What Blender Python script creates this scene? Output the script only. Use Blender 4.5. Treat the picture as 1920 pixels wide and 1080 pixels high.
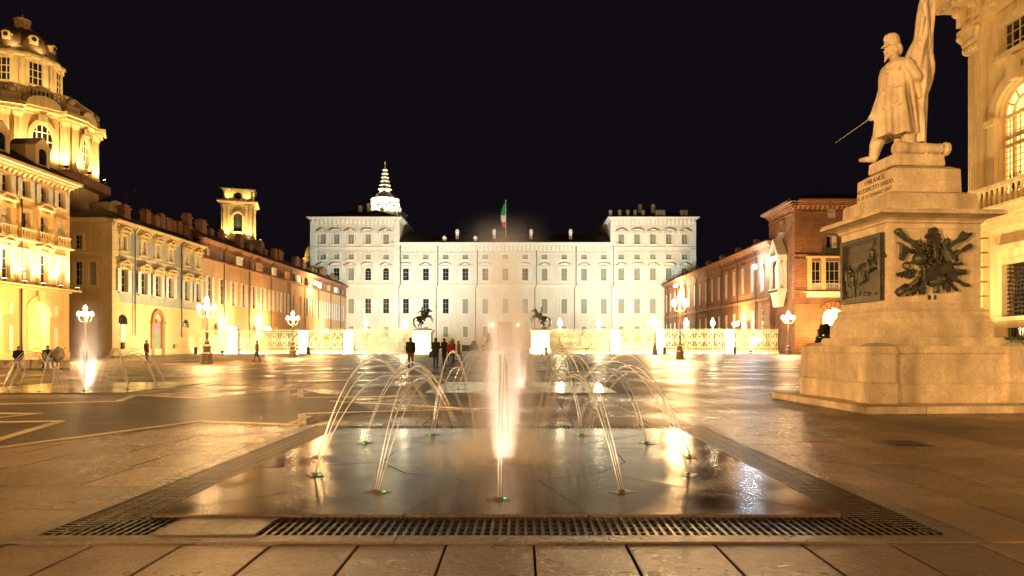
import bpy, bmesh, math, random
from mathutils import Matrix, Vector, noise

# ---------------------------------------------------------------- camera, sky, exposure
F, EYE, CX, HY = 1253.0, 1.3, 975.0, 648.0      # focal length in photo pixels, eye height, vanishing point
scene = bpy.context.scene
for o in list(bpy.data.objects):
    bpy.data.objects.remove(o)
cam_data = bpy.data.cameras.new('camera')
cam_data.sensor_width = 36.0
cam_data.lens = F / 1920 * 36.0
cam_data.shift_x = -(CX - 960) / 1920
cam_data.shift_y = (HY - 540) / 1920
cam_data.clip_end = 2000
cam = bpy.data.objects.new('camera', cam_data)
cam.location = (0, 0, EYE)
cam.rotation_euler = (math.pi / 2, 0, 0)
scene.collection.objects.link(cam)
scene.camera = cam

world = bpy.data.worlds.new('World')
scene.world = world
world.use_nodes = True
wn, wl = world.node_tree.nodes, world.node_tree.links
bg = wn['Background']
sky_tex = wn.new('ShaderNodeTexSky')
sky_tex.sky_type = 'NISHITA'
sky_tex.sun_disc = False
sky_tex.sun_elevation = math.radians(-6)
sky_tex.sun_rotation = math.radians(250)
addc = wn.new('ShaderNodeMix'); addc.data_type = 'RGBA'; addc.blend_type = 'ADD'
addc.inputs[0].default_value = 1.0
addc.inputs[7].default_value = (0.085, 0.062, 0.095, 1)      # city glow of the night sky
wl.new(sky_tex.outputs[0], addc.inputs[6])
wl.new(addc.outputs[2], bg.inputs[0])
bg.inputs[1].default_value = 0.023

scene.view_settings.view_transform = 'Standard'
scene.view_settings.look = 'None'
scene.view_settings.exposure = 1.35
scene.view_settings.gamma = 1.0
cy = scene.cycles
cy.use_denoising = True
cy.max_bounces = 6
cy.diffuse_bounces = 3
cy.glossy_bounces = 3
cy.transparent_max_bounces = 12
cy.volume_bounces = 1
cy.sample_clamp_indirect = 3.0
cy.sample_clamp_direct = 30.0
cy.caustics_reflective = False
cy.caustics_refractive = False
cy.volume_step_rate = 1.0
cy.volume_max_steps = 128
cy.use_light_tree = True

# ---------------------------------------------------------------- helpers
COL = scene.collection
PI = math.pi
rnd = random.Random(7)


def gp(px, py):
    """photo pixel -> point on the ground"""
    y = F * EYE / (py - HY)
    return ((px - CX) * y / F, y)


def xat(px, Y):
    return (px - CX) * Y / F


def zat(py, Y):
    return EYE + (HY - py) * Y / F


class MB:
    def __init__(s):
        s.v, s.f, s.M, s.flat = [], [], Matrix.Identity(4), True

    def add(s, vs, fs):
        n = len(s.v)
        M = s.M
        s.v.extend([tuple(M @ Vector(p)) for p in vs])
        s.f.extend([tuple(i + n for i in q) for q in fs])
        return s

    def box(s, x0, x1, y0, y1, z0, z1):
        vs = [(x0, y0, z0), (x1, y0, z0), (x1, y1, z0), (x0, y1, z0), (x0, y0, z1), (x1, y0, z1), (x1, y1, z1), (x0, y1, z1)]
        return s.add(vs, [(3, 2, 1, 0), (4, 5, 6, 7), (0, 1, 5, 4), (1, 2, 6, 5), (2, 3, 7, 6), (3, 0, 4, 7)])

    def cbox(s, x, y, z, w, d, h):
        return s.box(x - w / 2, x + w / 2, y - d / 2, y + d / 2, z, z + h)

    def frustum(s, x, y, z0, z1, w0, d0, w1, d1):
        vs = []
        for z, w, d in ((z0, w0, d0), (z1, w1, d1)):
            vs += [(x - w / 2, y - d / 2, z), (x + w / 2, y - d / 2, z), (x + w / 2, y + d / 2, z), (x - w / 2, y + d / 2, z)]
        return s.add(vs, [(3, 2, 1, 0), (4, 5, 6, 7), (0, 1, 5, 4), (1, 2, 6, 5), (2, 3, 7, 6), (3, 0, 4, 7)])

    def prism(s, poly, y0, y1):
        """polygon in (x, z), extruded along y"""
        n = len(poly)
        vs = [(x, y0, z) for x, z in poly] + [(x, y1, z) for x, z in poly]
        fs = [tuple(range(n)), tuple(range(2 * n - 1, n - 1, -1))]
        fs += [(i, i + n, (i + 1) % n + n, (i + 1) % n) for i in range(n)]
        return s.add(vs, fs)

    def slab(s, poly, z0, z1):
        """polygon in (x, y), extruded along z"""
        n = len(poly)
        vs = [(x, y, z0) for x, y in poly] + [(x, y, z1) for x, y in poly]
        fs = [tuple(range(n - 1, -1, -1)), tuple(range(n, 2 * n))]
        fs += [(i, (i + 1) % n, (i + 1) % n + n, i + n) for i in range(n)]
        return s.add(vs, fs)

    def lathe(s, prof, n=16, x=0, y=0, ph=0.0, sx=1, sy=1):
        vs, fs = [], []
        m = len(prof)
        for r, z in prof:
            for k in range(n):
                a = ph + 2 * PI * k / n
                vs.append((x + r * math.cos(a) * sx, y + r * math.sin(a) * sy, z))
        for i in range(m - 1):
            for k in range(n):
                fs.append((i * n + k, i * n + (k + 1) % n, (i + 1) * n + (k + 1) % n, (i + 1) * n + k))
        fs.append(tuple(range(n - 1, -1, -1)))
        fs.append(tuple((m - 1) * n + k for k in range(n)))
        return s.add(vs, fs)

    def rings(s, rings, cap=True):
        """list of rings of equal vertex count"""
        n = len(rings[0])
        vs = [p for r in rings for p in r]
        fs = []
        for i in range(len(rings) - 1):
            for k in range(n):
                fs.append((i * n + k, i * n + (k + 1) % n, (i + 1) * n + (k + 1) % n, (i + 1) * n + k))
        if cap:
            fs.append(tuple(range(n - 1, -1, -1)))
            fs.append(tuple((len(rings) - 1) * n + k for k in range(n)))
        return s.add(vs, fs)

    def tube(s, path, rad, n=6):
        pts = [Vector(p) for p in path]
        rg = []
        up = Vector((0, 0, 1))
        prev = None
        for i, p in enumerate(pts):
            t = (pts[min(i + 1, len(pts) - 1)] - pts[max(i - 1, 0)]).normalized()
            if prev is None:
                a = t.cross(up if abs(t.z) < .9 else Vector((1, 0, 0))).normalized()
            else:
                a = (prev - t * prev.dot(t)).normalized()
            prev = a
            b = t.cross(a)
            r = rad[i] if isinstance(rad, (list, tuple)) else rad
            rg.append([tuple(p + (a * math.cos(2 * PI * k / n) + b * math.sin(2 * PI * k / n)) * r) for k in range(n)])
        return s.rings(rg)

    def cap(s, p, q, r0, r1, n=10):
        """tapered capsule"""
        p, q = Vector(p), Vector(q)
        d = q - p
        L = d.length or 1e-6
        t = d / L
        path, rad = [], []
        for i in range(4):
            a = PI / 2 * (i + .25) / 4
            path.append(p - t * r0 * math.cos(a)); rad.append(r0 * math.sin(a))
        path.append(p); rad.append(r0)
        path.append(q); rad.append(r1)
        for i in range(3, -1, -1):
            a = PI / 2 * (i + .25) / 4
            path.append(q + t * r1 * math.cos(a)); rad.append(r1 * math.sin(a))
        return s.tube(path, rad, n)

    def ell(s, c, rx, ry, rz, n=12):
        prof = [(math.sin(PI * (i + .15) / (n - .7)), -math.cos(PI * (i + .15) / (n - .7))) for i in range(n)]
        rg = [[(c[0] + rx * r * math.cos(2 * PI * k / n), c[1] + ry * r * math.sin(2 * PI * k / n), c[2] + rz * z) for k in range(n)] for r, z in prof]
        return s.rings(rg)

    def wall(s, u0, u1, z0, z1, ops, depth=.3, y=0.0, seg=8):
        """front wall sheet at y facing -y with real openings (ua, ub, za, zb, kind) and their reveals"""
        br = {u0, u1}
        for o in ops:
            br.add(o[0]); br.add(o[1])
            if o[4] == 'a':
                for i in range(1, seg):
                    br.add(o[0] + (o[1] - o[0]) * (1 - math.cos(PI * i / seg)) / 2)
        br = sorted(br)

        def top(o, u):
            if o[4] == 'a':
                c, r = (o[0] + o[1]) / 2, (o[1] - o[0]) / 2
                return o[3] - r + math.sqrt(max(0, r * r - (u - c) ** 2))
            return o[3]
        for a, b in zip(br, br[1:]):
            if b - a < 1e-5:
                continue
            mid = (a + b) / 2
            hs = sorted([o for o in ops if o[0] < mid < o[1]], key=lambda o: o[2])
            la, lb = z0, z0
            for o in hs:
                if o[2] - la > 1e-4 or o[2] - lb > 1e-4:
                    s.add([(a, y, la), (b, y, lb), (b, y, o[2]), (a, y, o[2])], [(0, 1, 2, 3)])
                la, lb = top(o, a), top(o, b)
                s.add([(a, y, la), (b, y, lb), (b, y + depth, lb), (a, y + depth, la)], [(0, 1, 2, 3)])
                s.add([(a, y, o[2]), (b, y, o[2]), (b, y + depth, o[2]), (a, y + depth, o[2])], [(3, 2, 1, 0)])
            if z1 - la > 1e-4 or z1 - lb > 1e-4:
                s.add([(a, y, la), (b, y, lb), (b, y, z1), (a, y, z1)], [(0, 1, 2, 3)])
        for o in ops:
            for u, fl in ((o[0], 0), (o[1], 1)):
                zt = top(o, u)
                if zt - o[2] > 1e-3:
                    q = [(u, y, o[2]), (u, y + depth, o[2]), (u, y + depth, zt), (u, y, zt)]
                    s.add(q, [(3, 2, 1, 0) if fl else (0, 1, 2, 3)])
        return s

    def mesh(s, name='m', smooth=False):
        me = bpy.data.meshes.new(name)
        me.from_pydata(s.v, [], s.f)
        if smooth:
            me.polygons.foreach_set('use_smooth', [True] * len(me.polygons))
        me.update()
        return me


def link(name, me, mt=None, parent=None, loc=None, rz=None):
    if isinstance(me, MB):
        me = me.mesh(name)
    o = bpy.data.objects.new(name, me)
    if mt is not None and me is not None and not me.materials:
        me.materials.append(mt)
    COL.objects.link(o)
    if parent is not None:
        o.parent = parent
    if loc is not None:
        o.location = loc
    if rz is not None:
        o.rotation_euler = (0, 0, rz)
    return o


def thing(name, label, cat, loc=(0, 0, 0), rz=0.0, group=None):
    o = link(name, None, None, None, loc, rz)
    o.empty_display_size = .2
    o['label'] = label; o['category'] = cat
    if group:
        o['group'] = group
    return o


def tag(o, label, cat, group=None):
    o['label'] = label; o['category'] = cat
    if group:
        o['group'] = group
    return o


def structure(o):
    o['kind'] = 'structure'
    return o


def copy_tree(o, parent=None):
    c = o.copy(); COL.objects.link(c); c.parent = parent
    for ch in list(o.children):
        copy_tree(ch, c)
    return c


def fuse(mb, voxel, name='m', smooth=6):
    """one continuous smooth surface out of overlapping shapes"""
    me = mb.mesh(name)
    o = bpy.data.objects.new('fuse_tmp', me)
    COL.objects.link(o)
    r = o.modifiers.new('r', 'REMESH'); r.mode = 'VOXEL'; r.voxel_size = voxel; r.use_smooth_shade = True
    if smooth:
        sm = o.modifiers.new('s', 'SMOOTH'); sm.iterations = smooth; sm.factor = .5
    dg = bpy.context.evaluated_depsgraph_get()
    out = bpy.data.meshes.new_from_object(o.evaluated_get(dg))
    out.name = name
    bpy.data.objects.remove(o); bpy.data.meshes.remove(me)
    out.polygons.foreach_set('use_smooth', [True] * len(out.polygons))
    return out


# ---------------------------------------------------------------- materials
MATS = {}


def mat(name, col, rough=.7, spread=.18, scale=1.0, bump=.0, bscale=20.0, metal=0.0, spec=.5, streak=0.0, emit=None, island=0.0, speck=0.0):
    """procedural material: two scales of noise vary colour and roughness, fine noise gives relief"""
    if name in MATS:
        return MATS[name]
    m = bpy.data.materials.new(name); m.use_nodes = True
    n, l = m.node_tree.nodes, m.node_tree.links
    b = n['Principled BSDF']
    b.inputs['Roughness'].default_value = rough
    b.inputs['Metallic'].default_value = metal
    b.inputs['Specular IOR Level'].default_value = spec
    tc = n.new('ShaderNodeTexCoord')
    geo = n.new('ShaderNodeNewGeometry')
    n1 = n.new('ShaderNodeTexNoise'); n1.inputs['Scale'].default_value = scale; n1.inputs['Detail'].default_value = 6
    n1.inputs['Roughness'].default_value = .65
    l.new(geo.outputs['Position'], n1.inputs['Vector'])
    cr = n.new('ShaderNodeValToRGB')
    cr.color_ramp.elements[0].position = .3; cr.color_ramp.elements[1].position = .7
    d = [max(0, c * (1 - spread)) for c in col]; h = [min(1, c * (1 + spread)) for c in col]
    cr.color_ramp.elements[0].color = (*d, 1); cr.color_ramp.elements[1].color = (*h, 1)
    l.new(n1.outputs[0], cr.inputs[0])
    out = cr.outputs[0]
    if streak > 0:                                              # rain streaks and grime running down
        mp = n.new('ShaderNodeMapping'); mp.inputs['Scale'].default_value = (1.4, 1.4, .12)
        l.new(geo.outputs['Position'], mp.inputs[0])
        n3 = n.new('ShaderNodeTexNoise'); n3.inputs['Scale'].default_value = 1.6; n3.inputs['Detail'].default_value = 7
        l.new(mp.outputs[0], n3.inputs['Vector'])
        r3 = n.new('ShaderNodeMapRange'); r3.inputs[1].default_value = .42; r3.inputs[2].default_value = .72
        r3.inputs[3].default_value = 0; r3.inputs[4].default_value = streak
        l.new(n3.outputs[0], r3.inputs[0])
        mx = n.new('ShaderNodeMix'); mx.data_type = 'RGBA'
        mx.inputs[7].default_value = (col[0] * .45, col[1] * .42, col[2] * .38, 1)
        l.new(r3.outputs[0], mx.inputs[0]); l.new(out, mx.inputs[6]); out = mx.outputs[2]
    if speck > 0:                                               # mineral grains
        ns = n.new('ShaderNodeTexNoise'); ns.inputs['Scale'].default_value = 34; ns.inputs['Detail'].default_value = 4
        l.new(geo.outputs['Position'], ns.inputs['Vector'])
        rs = n.new('ShaderNodeMapRange'); rs.inputs[1].default_value = .3; rs.inputs[2].default_value = .7; rs.inputs[3].default_value = 1 - speck; rs.inputs[4].default_value = 1 + speck * .6
        l.new(ns.outputs[0], rs.inputs[0])
        ms = n.new('ShaderNodeMix'); ms.data_type = 'RGBA'; ms.blend_type = 'MULTIPLY'; ms.inputs[0].default_value = 1
        l.new(out, ms.inputs[6]); l.new(rs.outputs[0], ms.inputs[7]); out = ms.outputs[2]
    if island > 0:
        oi = n.new('ShaderNodeObjectInfo')
        ad = n.new('ShaderNodeMath'); ad.operation = 'ADD'
        l.new(geo.outputs['Random Per Island'], ad.inputs[0]); l.new(oi.outputs['Random'], ad.inputs[1])
        fr = n.new('ShaderNodeMath'); fr.operation = 'FRACT'; l.new(ad.outputs[0], fr.inputs[0])
        rr = n.new('ShaderNodeMapRange'); rr.inputs[3].default_value = 1 - island; rr.inputs[4].default_value = 1 + island
        l.new(fr.outputs[0], rr.inputs[0])
        vm = n.new('ShaderNodeMix'); vm.data_type = 'RGBA'; vm.blend_type = 'MULTIPLY'; vm.inputs[0].default_value = 1
        l.new(out, vm.inputs[6]); l.new(rr.outputs[0], vm.inputs[7]); out = vm.outputs[2]
    l.new(out, b.inputs['Base Color'])
    if bump > 0:
        n2 = n.new('ShaderNodeTexNoise'); n2.inputs['Scale'].default_value = bscale; n2.inputs['Detail'].default_value = 5
        l.new(geo.outputs['Position'], n2.inputs['Vector'])
        bp = n.new('ShaderNodeBump'); bp.inputs['Strength'].default_value = bump; bp.inputs['Distance'].default_value = .02
        l.new(n2.outputs[0], bp.inputs['Height']); l.new(bp.outputs[0], b.inputs['Normal'])
    if emit:
        b.inputs['Emission Color'].default_value = (*emit[0], 1)
        b.inputs['Emission Strength'].default_value = emit[1]
        m.cycles.emission_sampling = 'NONE' if len(emit) < 3 else emit[2]
    MATS[name] = m
    return m


def brick_mat(name, c1, c2, mortar, bw, bh, ms, rough=.8, axis='xz'):
    m = bpy.data.materials.new(name); m.use_nodes = True
    n, l = m.node_tree.nodes, m.node_tree.links
    b = n['Principled BSDF']; b.inputs['Roughness'].default_value = rough
    geo = n.new('ShaderNodeNewGeometry')
    sp = n.new('ShaderNodeSeparateXYZ'); l.new(geo.outputs['Position'], sp.inputs[0])
    ad = n.new('ShaderNodeMath'); ad.operation = 'ADD'
    l.new(sp.outputs[0], ad.inputs[0]); l.new(sp.outputs[1], ad.inputs[1])
    cb = n.new('ShaderNodeCombineXYZ')
    l.new(ad.outputs[0], cb.inputs[0]); l.new(sp.outputs[2], cb.inputs[1])
    bt = n.new('ShaderNodeTexBrick')
    bt.inputs['Scale'].default_value = 1; bt.inputs['Brick Width'].default_value = bw; bt.inputs['Row Height'].default_value = bh
    bt.inputs['Mortar Size'].default_value = ms
    bt.inputs['Color1'].default_value = (*c1, 1); bt.inputs['Color2'].default_value = (*c2, 1); bt.inputs['Mortar'].default_value = (*mortar, 1)
    l.new(cb.outputs[0], bt.inputs['Vector'])
    nz = n.new('ShaderNodeTexNoise'); nz.inputs['Scale'].default_value = .5; nz.inputs['Detail'].default_value = 8
    l.new(geo.outputs['Position'], nz.inputs['Vector'])
    r = n.new('ShaderNodeMapRange'); r.inputs[1].default_value = .3; r.inputs[2].default_value = .7; r.inputs[3].default_value = .65; r.inputs[4].default_value = 1.25
    l.new(nz.outputs[0], r.inputs[0])
    vm = n.new('ShaderNodeMix'); vm.data_type = 'RGBA'; vm.blend_type = 'MULTIPLY'; vm.inputs[0].default_value = 1
    l.new(bt.outputs[0], vm.inputs[6]); l.new(r.outputs[0], vm.inputs[7])
    l.new(vm.outputs[2], b.inputs['Base Color'])
    bp = n.new('ShaderNodeBump'); bp.inputs['Strength'].default_value = .4; bp.inputs['Distance'].default_value = .02; bp.invert = True
    l.new(bt.outputs[1], bp.inputs['Height']); l.new(bp.outputs[0], b.inputs['Normal'])
    MATS[name] = m
    return m


def paving_mat(name, col, joints=False, wet=.5, island=.14, film=False, spec=.3):
    """worn stone, partly wet: roughness follows broad patches, long chisel marks give the relief"""
    m = bpy.data.materials.new(name); m.use_nodes = True
    n, l = m.node_tree.nodes, m.node_tree.links
    b = n['Principled BSDF']
    b.inputs['Specular IOR Level'].default_value = spec
    geo = n.new('ShaderNodeNewGeometry')
    pos = geo.outputs['Position']

    def noi(sc, det=6, vec=pos, rg=.6):
        t = n.new('ShaderNodeTexNoise'); t.inputs['Scale'].default_value = sc; t.inputs['Detail'].default_value = det
        t.inputs['Roughness'].default_value = rg
        l.new(vec, t.inputs['Vector']); return t.outputs[0]

    def rng(src, a, b_, c, d):
        t = n.new('ShaderNodeMapRange'); t.inputs[1].default_value = a; t.inputs[2].default_value = b_
        t.inputs[3].default_value = c; t.inputs[4].default_value = d
        l.new(src, t.inputs[0]); return t.outputs[0]

    def mul(a, b_, bt='MULTIPLY'):
        t = n.new('ShaderNodeMix'); t.data_type = 'RGBA'; t.blend_type = bt; t.inputs[0].default_value = 1
        l.new(a, t.inputs[6]); l.new(b_, t.inputs[7]); return t.outputs[2]
    cr = n.new('ShaderNodeValToRGB'); l.new(noi(2.2, 8), cr.inputs[0])
    cr.color_ramp.elements[0].position = .25; cr.color_ramp.elements[1].position = .75
    cr.color_ramp.elements[0].color = (*[c * .72 for c in col], 1); cr.color_ramp.elements[1].color = (*[c * 1.25 for c in col], 1)
    c = mul(cr.outputs[0], rng(noi(42, 5), .3, .7, .62, 1.32))
    c = mul(c, rng(noi(.5, 5), .3, .7, .66, 1.28))
    oi = n.new('ShaderNodeObjectInfo')
    ad = n.new('ShaderNodeMath'); ad.operation = 'ADD'
    l.new(geo.outputs['Random Per Island'], ad.inputs[0]); l.new(oi.outputs['Random'], ad.inputs[1])
    fr = n.new('ShaderNodeMath'); fr.operation = 'FRACT'; l.new(ad.outputs[0], fr.inputs[0])
    c = mul(c, rng(fr.outputs[0], 0, 1, 1 - island, 1 + island))
    hgt = None
    if joints:
        bt = n.new('ShaderNodeTexBrick'); bt.inputs['Scale'].default_value = 1
        bt.inputs['Brick Width'].default_value = 1.25; bt.inputs['Row Height'].default_value = .62; bt.inputs['Mortar Size'].default_value = .012
        bt.inputs['Color1'].default_value = (.8, .8, .8, 1); bt.inputs['Color2'].default_value = (1.1, 1.1, 1.1, 1); bt.inputs['Mortar'].default_value = (.3, .3, .3, 1)
        mp = n.new('ShaderNodeMapping'); mp.inputs['Rotation'].default_value = (0, 0, PI / 2)
        l.new(pos, mp.inputs[0]); l.new(mp.outputs[0], bt.inputs['Vector'])
        c = mul(c, bt.outputs[0])
    l.new(c, b.inputs['Base Color'])
    w = rng(noi(.35, 5), .35, .62, .46, .46 - wet * .5) if not film else rng(noi(1.1, 4), .35, .65, .03, .20)
    fine = rng(noi(14, 4), .3, .7, -.06, .08) if not film else rng(noi(30, 2), .3, .7, .0, .03)
    a2 = n.new('ShaderNodeMath'); a2.operation = 'ADD'; l.new(w, a2.inputs[0]); l.new(fine, a2.inputs[1])
    l.new(a2.outputs[0], b.inputs['Roughness'])
    mp2 = n.new('ShaderNodeMapping'); mp2.inputs['Scale'].default_value = (1, 3.2, 1); mp2.inputs['Rotation'].default_value = (0, 0, .5)
    l.new(pos, mp2.inputs[0])
    bp = n.new('ShaderNodeBump'); bp.inputs['Strength'].default_value = 1.0 if not film else .10; bp.inputs['Distance'].default_value = .022 if not film else .012
    l.new(noi(13, 8, mp2.outputs[0], .7), bp.inputs['Height'])
    l.new(bp.outputs[0], b.inputs['Normal'])
    MATS[name] = m
    return m


LAMP = (1.0, .55, .20)
m_pave = paving_mat('paving stone', (.17, .112, .07), wet=.55, island=.3, spec=.22)
m_pave_far = paving_mat('paving stone far', (.19, .13, .085), joints=True, wet=.5, spec=.25)
m_strip = paving_mat('dark paving strip', (.075, .052, .036), wet=.2, spec=.15)
m_inlay = paving_mat('pale inlay stone', (.66, .56, .40), wet=.3)
m_joint = mat('joint grit', (.03, .025, .02), .9, .3, 6)
m_wet = paving_mat('wet basin stone', (.085, .062, .045), wet=.95, island=.1, film=True, spec=.55)
m_iron = mat('grate iron', (.045, .036, .03), .30, .4, 9, .3, 70, metal=.9)
m_border = paving_mat('border stone', (.11, .083, .065), wet=.5)
m_granite = mat('monument granite', (.70, .57, .38), .62, .24, 2.6, .5, 60, streak=.75, speck=.22, island=.08)
m_marble = mat('statue marble', (.78, .65, .45), .5, .25, 3.4, .25, 40, streak=.95, speck=.15)
m_bronze = mat('dark bronze', (.075, .07, .05), .42, .45, 7, .15, 40, metal=.55)
m_bronze_green = mat('green bronze', (.07, .085, .05), .45, .5, 9, .15, 40, metal=.4)
m_palace = mat('palace stucco', (.72, .69, .59), .8, .06, .25, .1, 3, streak=.25)
m_palace_trim = mat('palace trim', (.80, .78, .70), .75, .05, .4)
m_louvre = mat('grey green shutter', (.30, .33, .27), .6, .12, 1.5)
m_shut_white = mat('pale shutter', (.72, .76, .74), .6, .06, 1.5)
m_frame = mat('window frame paint', (.62, .58, .48), .5, .1, 2)
m_glass = mat('dark window glass', (.018, .02, .024), .08, .3, .6, spec=.6)
m_warmglass = mat('lit curtain window', (.7, .55, .3), .5, .2, .8, emit=((1, .66, .2), .85))
m_roof = mat('dark roof tile', (.055, .032, .024), .8, .35, .9, .5, 6)
m_pipe = mat('copper downpipe', (.05, .045, .04), .5, .2, 2, metal=.3)
m_orange = mat('apricot stucco', (.56, .36, .19), .85, .15, .3, .15, 4, streak=.4)
m_grey = mat('grey blue stucco', (.42, .40, .36), .85, .1, .4, .1, 4, streak=.25)
m_yellow = mat('yellow stucco', (.68, .50, .24), .85, .1, .4, .15, 5, streak=.25)
m_yellow_trim = mat('yellow stone trim', (.74, .56, .28), .8, .1, .6)
m_church = mat('church stone', (.66, .48, .23), .8, .18, .5, .2, 4, streak=.4)
m_dome_lead = mat('dome cladding', (.20, .12, .06), .6, .3, .6, .3, 3, streak=.5)
m_brick = brick_mat('red brick', (.27, .118, .058), (.19, .08, .042), (.29, .20, .13), .5, .13, .012)
m_brick_trim = mat('red stone trim', (.36, .18, .09), .8, .2, .8, .2, 10, streak=.3)
m_madama = mat('pale ochre stone', (.66, .50, .27), .75, .15, .9, .25, 12, streak=.5)
m_white = mat('white marble', (.78, .75, .66), .6, .08, 1)
m_gild = mat('pale gilded iron', (.66, .61, .38), .5, .15, 2, metal=.0)
m_gold = mat('gold rosette', (.75, .50, .08), .35, .15, 4, metal=.6)
m_post = mat('lamp post iron', (.30, .24, .17), .5, .2, 5, .1, 30)
m_globe = mat('lit lamp globe', (.9, .85, .7), .4, .02, 1, emit=((1, .82, .5), 9.0))
m_globe_cool = mat('lit cool lamp', (.9, .9, .9), .4, .02, 1, emit=((.85, .95, 1), 9.0))
m_lens = mat('lit ground lens', (.9, .85, .7), .3, .02, 1, emit=((1, .86, .55), 14.0))
m_green_led = mat('green led', (.1, .8, .2), .3, .02, 1, emit=((.05, 1, .18), 1.1))
m_bin = mat('dark bin', (.03, .035, .03), .5, .2, 4)
m_shrub = mat('shrub leaf', (.06, .075, .03), .6, .4, 6)
m_skin = mat('skin', (.50, .33, .24), .6, .05, 4)
m_hair = mat('dark hair', (.03, .02, .015), .6, .2, 20)
m_wood = mat('painted wood', (.30, .16, .08), .6, .2, 3)
# ---------------------------------------------------------------- the square: ground sheet and paving
pavement = structure(link('pavement', None)); pavement['label'] = 'worn stone slab paving around the fountains'

FOUNT = [(-.18, 7.67), (.03, 20.75), (-13.4, 20.75)]
HS, GW, BW = 2.62, .49, .15                    # half slab, grate width, border width
HO = HS + GW + BW
MON = (8.60, 14.85, math.radians(4))           # monument centre and turn


def rect_minus(r, q):
    x0, x1, y0, y1 = r
    a0, a1, b0, b1 = q
    if x1 <= a0 or x0 >= a1 or y1 <= b0 or y0 >= b1:
        return [r]
    out = []
    if x0 < a0: out.append((x0, a0, y0, y1)); x0 = a0
    if x1 > a1: out.append((a1, x1, y0, y1)); x1 = a1
    if y0 < b0: out.append((x0, x1, y0, b0)); y0 = b0
    if y1 > b1: out.append((x0, x1, b1, y1))
    return out



def sheet(r, z, hole=None):
    rs = [r] if hole is None else rect_minus(r, hole)
    for (cx, cyy) in FOUNT:
        rs = [p for s_ in rs for p in rect_minus(s_, (cx - HO + .02, cx + HO - .02, cyy - HO + .02, cyy + HO - .02))]
    mb = MB()
    for x0, x1, y0, y1 in rs: mb.add([(x0, y0, z), (x1, y0, z), (x1, y1, z), (x0, y1, z)], [(0, 1, 2, 3)])
    return mb


mb = sheet((-500, 500, -120, 700), -.012, (-24, 16, 2.2, 40))
ground = structure(link('ground', mb, m_pave_far))
ground['label'] = 'warm lit stone ground of the wide square'
slabs = []
fx, fy = FOUNT[0]


def zone_cols(x0, x1, y0, y1, w, l0, l1, sx):
    x = x0
    while x < x1 - .05:
        xe = min(x + w * rnd.uniform(.97, 1.03), x1)
        if x1 - xe < .2: xe = x1
        y = y0 - rnd.uniform(0, l1) if sx else y0
        while y < y1:
            ye = y + rnd.uniform(l0, l1)
            a, b = max(y, y0), min(ye, y1)
            if b - a > .06: slabs.append((x, xe, a, b))
            y = ye
        x = xe


def zone_rows(x0, x1, y0, y1, d, l0, l1):
    y = y0
    while y < y1 - .05:
        ye = min(y + d * rnd.uniform(.97, 1.03), y1)
        if y1 - ye < .2: ye = y1
        x = x1 + rnd.uniform(0, l1)
        while x > x0:
            xe = x - rnd.uniform(l0, l1)
            a, b = max(xe, x0), min(x, x1)
            if b - a > .06: slabs.append((a, b, y, ye))
            x = xe
        y = ye


L0, R0, B0, T0 = fx - HO - .01, fx + HO + .01, fy - HO - .01, fy + HO + .01
zone_cols(L0 + .1, R0 + 6, 4.0 - .9, B0, .585, 1.25, 1.35, False)
zone_rows(-9, L0 + .1, 3.0, B0, .46, .9, 1.4)
zone_rows(L0 + .1, R0 + 6, 2.2, 3.1, .9, .55, .62)
zone_rows(-9, L0, B0, 40, .91, 1.2, 1.45)
zone_cols(R0, 16, B0, 40, .62, .8, 1.6, True)
zone_cols(L0, R0, T0, 40, .62, .8, 1.6, True)
zone_rows(-24, -9, 3.0, 40, .91, 1.2, 1.45)
cut = []
for r in slabs:
    rs = [r]
    for (cx, cyy) in FOUNT:
        q = (cx - HO - .01, cx + HO + .01, cyy - HO - .01, cyy + HO + .01)
        rs = [p for s_ in rs for p in rect_minus(s_, q)]
    cut += [p for p in rs if p[1] - p[0] > .05 and p[3] - p[2] > .05]


def shown(r):
    cx, cyy = (r[0] + r[1]) / 2, (r[2] + r[3]) / 2
    yy = max(cyy, 3.3)
    if abs(cx) > yy * .80 + .6 or r[3] < 3.55:
        return 0
    return (r[1] - r[0]) * (r[3] - r[2]) / yy ** 3


cut.sort(key=lambda r: -shown(r))
J = .008


def slab_geo(mb, r, relative=True):
    x0, x1, y0, y1 = r
    cx, cyy = ((x0 + x1) / 2, (y0 + y1) / 2) if relative else (0, 0)
    x0, x1, y0, y1 = x0 + J - cx, x1 - J - cx, y0 + J - cyy, y1 - J - cyy
    t = [rnd.uniform(-.0025, .0015) for _ in range(4)]
    b = .005
    vs = [(x0, y0, -.03), (x1, y0, -.03), (x1, y1, -.03), (x0, y1, -.03),
          (x0, y0, t[0] - b), (x1, y0, t[1] - b), (x1, y1, t[2] - b), (x0, y1, t[3] - b),
          (x0 + b, y0 + b, t[0]), (x1 - b, y0 + b, t[1]), (x1 - b, y1 - b, t[2]), (x0 + b, y1 - b, t[3])]
    fs = [(8, 9, 10, 11)]
    for i in range(4):
        j = (i + 1) % 4
        fs += [(i, j, j + 4, i + 4), (i + 4, j + 4, j + 8, i + 8)]
    mb.add(vs, fs)
    return cx, cyy


for r in cut[:300]:
    mb = MB(); c = slab_geo(mb, r)
    link('paving_slab', mb, m_pave, pavement, (c[0], c[1], 0))
mb = MB()
for r in cut[300:]:
    slab_geo(mb, r, False)
o = link('distant_paving_slabs', mb, m_pave, pavement); o['kind'] = 'stuff'
o['label'] = 'smaller paving slabs farther out'
mb = sheet((-24, 16, 2.2, 40), -.026)
link('joint_bed', mb, m_joint, pavement)

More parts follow.
